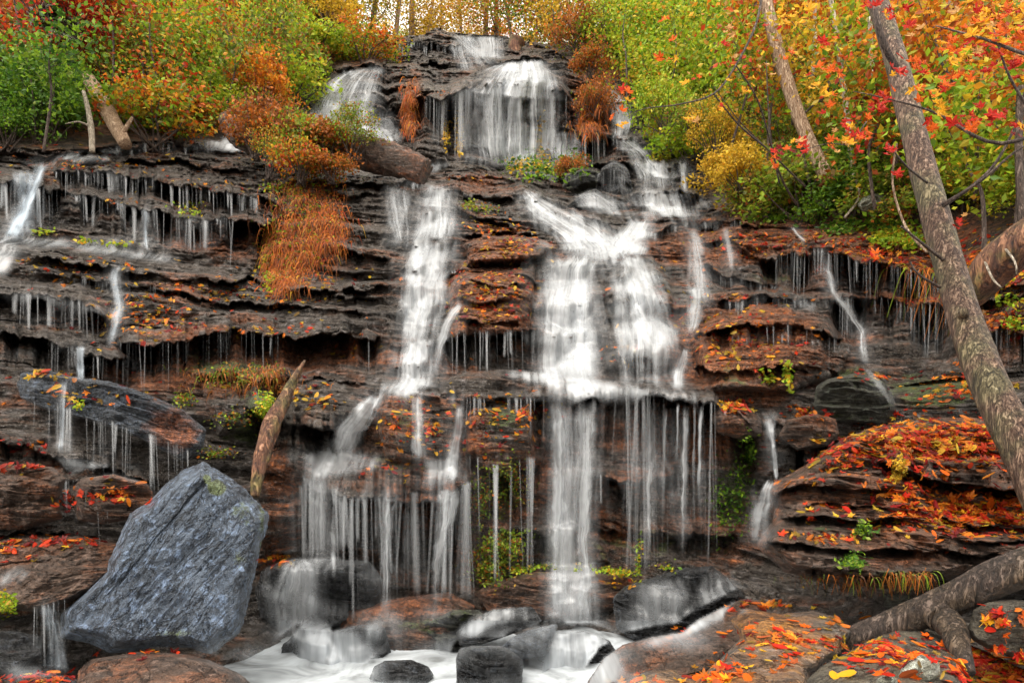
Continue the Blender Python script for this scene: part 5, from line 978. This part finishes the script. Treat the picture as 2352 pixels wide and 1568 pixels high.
# overhanging maple: branches with big leaves close to the viewer
t = empty('maple_tree', P(2600,900,6.0), 'maple hanging red, orange and yellow leaves over the right bank from outside the view', 'tree')
BR = [([(1752,-20,6.2),(1735,60,6.1),(1690,150,6.0),(1640,215,5.9),(1560,240,5.8),(1480,250,5.7),(1440,270,5.7)], [.011,.01,.009,.008,.006,.004,.002]),
 ([(1690,150,6.0),(1740,230,6.4),(1770,330,6.8),(1790,420,7.1)], [.006,.007,.008,.009]),
 ([(1640,215,5.9),(1650,230,6),(1700,290,6.4),(1760,340,6.8)], [.006,.007,.008,.01]),
 ([(2500,250,5.2),(2300,330,5.2),(2150,260,5.4),(2050,230,5.5),(1960,210,5.6)], [.02,.014,.009,.006,.003]),
 ([(2500,120,4.8),(2380,130,4.8),(2260,90,5.0),(2150,60,5.2)], [.02,.014,.009,.004]),
 ([(2500,420,5.0),(2400,300,5.0),(2320,180,5.0),(2280,60,5.0)], [.02,.012,.008,.004]),
 ([(1990,280,5.6),(1950,330,5.6),(1900,330,5.6),(1830,350,5.7)], [.006,.005,.004,.002]),
 ([(2600,900,6.0),(2560,600,5.6),(2500,420,5.0),(2500,250,5.0),(2500,-60,5.0)], [.1,.08,.05,.04,.03])]
multi('branch', BR, M['bark_dark'], t, 7)
CL = [(1440,215,3,'orange',20),(1430,262,1,'orange',14),(1425,292,1,'yellow',10),(1530,45,2,'orange',10),(1520,130,2,'orange',25),(1545,95,1,'orange',8),(1545,138,1,'yellow',8),(1680,70,2,'pale',14),(1665,100,1,'red',8),(1690,130,1,'pale',8),(1590,170,2,'red',22),(1575,190,1,'yellow',10),(1655,240,2,'yellow',14),(1600,275,2,'yellow',20),(1720,190,3,'yellow',30),(1750,160,2,'pale',20),
 (1830,30,3,'yellow',30),(1860,20,3,'yellow',22),(1890,160,3,'orange',28),(1870,190,3,'yellow',24),(1900,240,3,'orange',26),(1945,300,7,'red',36),(1925,330,4,'orange',26),(1960,320,4,'red',22),(1985,320,3,'orange',20),(1840,330,5,'red',34),(1800,345,4,'dark red',26),(1780,375,3,'orange',20),(2010,250,4,'red',28),(2030,225,4,'red',20),(2070,165,7,'red',44),(2110,150,5,'orange',30),(2050,30,5,'red',24),(2085,55,4,'red',24),(2000,10,3,'red',10),(2130,210,6,'yellow',34),(2160,200,4,'orange',26),(2180,100,6,'orange',36),(2200,130,5,'yellow',30),(2220,160,5,'yellow',40),
 (2240,60,12,'yellow',50),(2290,40,16,'orange',56),(2330,90,18,'orange',56),(2340,150,14,'red',46),(2300,110,12,'orange',50),(2250,110,6,'red',30),(2260,20,10,'yellow',40),(2340,20,14,'yellow',46),(2270,270,6,'red',36),(2240,285,5,'orange',30),(2300,260,4,'red',26),(2210,290,4,'red',24),(2330,300,4,'dark red',24),(2045,345,2,'red',14),(2060,400,1,'red',8),(2010,590,2,'orange',14),(2200,510,2,'red',20),(2210,180,4,'orange',30),(1900,90,2,'red',24),(2140,300,3,'orange',20),(2170,260,3,'yellow',24),(1820,120,2,'orange',20),(1790,60,2,'red',20)]
byc = {}
for x, y, n, c, sp in CL:
    for _ in range(int(n*1.5)+1):
        xx = x+RNG.normal()*sp*.55; yy = y+RNG.normal()*sp*.4; D = RNG.uniform(4.8, 5.8) if x > 1800 else RNG.uniform(5.6, 6.1); c2 = c if RNG.random() < .75 else ['red','orange','yellow','pale'][RNG.integers(4)]
        s = RNG.uniform(.05, .11)*(1.1 if x > 2200 else 1); nn = np.array([RNG.normal(0, .5), -.75, RNG.uniform(.1, .9)]); v, f = LS[RNG.integers(8)]
        th = math.pi+RNG.normal(0, .6); B_ = basis(nn, th); byc.setdefault(c2, []).append(((v*s*1.2)@B_.T+P(xx, yy, D), f))
for c2, L in byc.items():
    v, f = join(L); link('leaves', mesh('leaves', v-np.array(t.location), f, M['l'+c2], {'rnd': ('FACE', RNG.uniform(0, 1, len(f))*.2+.4)}, smooth=False), t)['label'] = f'{c2} leaves'
# thin understory twigs on the right bank
for i, L in enumerate([[(1905,640,9),(1935,420,9.5)],]): pass
sapling('dark branching shrub stem in the middle of the right bank', [(1760,140,11),(1765,250,11.2),(1775,350,11.5),(1800,420,12),(1830,470,12.5)], [.008,.012,.015,.018,.022], 'bark_dark')
sapling('dark stem slanting down to the golden spray', [(1640,200,11),(1700,280,11.5),(1770,350,12),(1850,430,12.5)], [.006,.009,.012,.018], 'bark_dark')
sapling('whitish bent twig at the foot of the pale stem', [(1960,400,13.5),(1975,450,13.3),(1940,500,13)], [.03,.03,.02], 'bark_pale')
sapling('long thin twig crossing in front of the right bank', [(2060,330,8),(2050,420,8),(2080,520,7.8),(2130,580,7.6)], [.01,.012,.014,.014], 'bark_tan')
# ---------------- hanging grass, moss, ferns ----------------
def grass(label, lst, pal, n, L, seed, name='hanging_grass', cat='grass', w=.012, group=None):
    rg = np.random.default_rng(seed); Vv = []; Ff = []; rn = []; o0 = 0; org = P(lst[0][0], lst[0][1], float(zs(ZB, lst[0][0], lst[0][1])))
    for k in range(n):
        x, y, sx, sy = lst[rg.integers(len(lst))]; x += rg.normal()*sx; y += rg.normal()*sy; D = float(zs(ZM, x, y))-.02-rg.random()*.12
        p0 = P(x, y, D); a = rg.normal(0, 1.3); l = L*rg.uniform(.35, 1.3); v = np.linspace(0, 1, 5)
        c = np.stack([p0[0]+math.sin(a)*l*.5*v, p0[1]-.25*l*np.sin(v*2.2)*rg.uniform(.4, 1.3), p0[2]+.18*l*np.sin(v*3)-l*.85*v**1.6], 1); ww = (w*(1-v*.8)*rg.uniform(.6, 1.4))[:, None]*np.array([math.cos(k), math.sin(k)*.3, .2])
        Vv.append(np.stack([c-ww, c+ww], 1).reshape(-1, 3)); i = np.arange(4)*2; Ff.append(np.stack([i, i+1, i+3, i+2], 1)+o0); o0 += 10; rn.append(np.full(4, rg.random()))
    o = link(name, mesh(name, np.concatenate(Vv)-org, np.concatenate(Ff), M['L'+pal], {'rnd': ('FACE', np.concatenate(rn))}, smooth=False)); o.location = org
    return tag(o, label, cat, group, 'stuff')
grass('rust-orange grass hanging down the rock below the fallen log', [(690,440,40,20),(740,470,30,20),(690,500,40,20),(760,520,22,26),(700,560,34,22),(670,600,26,22),(645,640,16,14),(625,570,14,22)], 'rusty', 2600, .34, 1, w=.009)
grass('bright orange grass tips in the hanging grass', [(700,560,40,28),(665,620,24,20),(745,520,30,26),(640,600,16,26)], 'rusty', 2400, .3, 2, w=.009)
grass('brown roots hanging from the right overhang', [(2100,625,40,6),(2180,650,25,8)], 'rust', 160, .9, 3, 'hanging_roots', 'roots')
grass('brown moss fringe under the layered boulder', [(1900,1325,60,6),(2000,1335,50,5),(2090,1320,30,6)], 'rust', 260, .13, 4, 'moss_fringe', 'moss', .006)
grass('brown root fringe under the left wall', [(500,850,60,8),(580,880,60,10),(620,850,20,8)], 'rust', 420, .2, 5, 'root_fringe', 'roots')
grass('orange moss draped on the block left of the upper veil', [(940,240,9,24),(940,280,8,14)], 'rusty', 900, .3, 6, 'orange_moss', 'moss', .02)
grass('rust fern fringe on the wall right of the upper veil', [(1370,230,16,26),(1350,290,18,14),(1390,200,12,20)], 'rusty', 900, .4, 7, 'fern_fringe', 'fern', .02)
grass('rusty dry bracken at the far left bank', [(60,160,50,14),(120,200,40,16),(260,200,40,16)], 'rust', 1500, .7, 8, 'bracken', 'fern', .02)
def plant(label, spots, pal, n, size, seed, name='small_plant', group='small green plants on the rocks'):
    rg = np.random.default_rng(seed); pts = []; x0, y0 = spots[0][:2]; org = P(x0, y0, float(zs(ZM, x0, y0)))
    for k in range(n):
        x, y, sx, sy = spots[rg.integers(len(spots))]; x += rg.normal()*sx; y += rg.normal()*sy; pts.append(P(x, y, float(zs(ZM, x, y))-.02-rg.random()*.14))
    v, f = leafquads(np.array(pts), size, rg, .4); r = empty(name, org, label, 'plant', group)
    link('leaves', mesh('leaves', v-org, f, M['L'+pal], {'rnd': ('FACE', rg.uniform(0, 1, len(f)))}, smooth=False), r)
    st = []
    for k in range(1): q = pts[rg.integers(n)]; st.append(tube(np.array([q+[0, .05, -.12], q+[0, 0, -.05], q]), [.006, .005, .003], 4, 0, 0, sub=2))
    sv, sf = join(st); link('stems', mesh('stems', sv-org, sf, M['bark_dark']), r)
plant('long row of bright green plants along the foot of the main wall', [(1200,1308,16,4),(1260,1300,20,4),(1330,1302,20,4),(1400,1308,18,4),(1430,1316,14,4)], 'yellow-green', 520, .06, 1)
plant('green moss and leaf mound left of the big drop', [(1150,1270,30,22),(1120,1310,22,16),(1160,1240,26,12)], 'olive', 1600, .055, 2, 'moss_mound')
plant('green tuft behind the leaning broken trunk', [(612,925,12,16),(606,950,8,10)], 'yellow-green', 420, .05, 3, 'fern')
plant('yellow-green sprig on the round right wall', [(1766,868,8,8),(1808,850,6,14),(1812,875,5,12)], 'yellow-green', 150, .07, 4)
plant('bright green fern by the leaning tree on the right bank', [(2060,535,28,14),(2090,550,16,10),(2030,545,14,8)], 'yellow-green', 700, .09, 5, 'fern')
plant('small yellow and rust leaves growing through the hanging grass', [(690,440,40,24),(700,500,44,24),(690,560,40,24),(650,610,22,20),(620,560,10,24)], 'olive', 1100, .07, 21, 'creeper')
plant('green leaves at the left edge of the hanging grass', [(612,595,8,20),(620,640,8,16),(640,430,20,6)], 'yellow-green', 260, .07, 22, 'creeper')
plant('ivy trailing down the wall inside the upper veil', [(1050,290,5,22),(1056,330,4,16),(1025,310,5,20),(1190,380,16,12),(1245,370,16,14),(1240,320,6,30)], 'golden', 420, .12, 6, 'ivy')
plant('green leaves on the wall under the upper veil', [(1250,390,40,12),(1200,360,30,14),(1310,370,20,14)], 'deep green', 700, .13, 7, 'ivy')
plant('small green plants dotted along the left shelf', [(190,552,12,4),(270,558,20,4),(100,532,16,4),(430,470,18,5),(440,488,24,5)], 'yellow-green', 170, .07, 8)
plant('mossy green leaves hanging on the brown left wall', [(560,850,40,10),(520,870,30,8),(540,960,30,12),(420,915,12,8),(500,1040,20,6)], 'olive', 700, .05, 9, 'moss_mound')
plant('green climbing leaves on the wall right of the ribbons', [(1700,1130,14,50),(1660,1160,14,40),(1720,1040,8,20)], 'deep green', 650, .055, 10, 'ivy')
plant('thin green vine low on the wall beside the ribbons', [(1465,1290,4,24),(1470,1250,4,16),(1530,1300,16,6)], 'yellow-green', 130, .055, 11, 'ivy')
plant('yellow-green bush plant on top of the layered boulder', [(2066,1070,9,12),(2062,1090,8,8)], 'golden', 260, .035, 12)
plant('dark green tuft on the face of the layered boulder', [(1985,1215,10,8),(1960,1290,14,10)], 'deep green', 420, .035, 13)
plant('green moss leaves on the wall left of the big drop', [(1130,1120,20,30),(1100,1150,16,26),(1180,1110,20,30)], 'olive', 900, .045, 14, 'moss_mound')
plant('green fern at the lower left edge', [(15,1385,10,14)], 'yellow-green', 160, .045, 15, 'fern')
plant('green sprig on the ridge boulder', [(180,930,6,5)], 'yellow-green', 60, .05, 16)
plant('green leaves on the low ledge under the mid rock', [(1120,480,16,8),(1080,470,10,6)], 'olive', 200, .07, 17)
plant('tuft on the bank above the right overhang', [(1930,520,30,8),(2020,510,30,10),(1780,490,30,10)], 'deep green', 600, .1, 18)
plant('green weeds by the right edge of the bank log', [(2320,690,20,10),(2300,640,14,8),(2330,740,16,8)], 'yellow-green', 200, .06, 19)
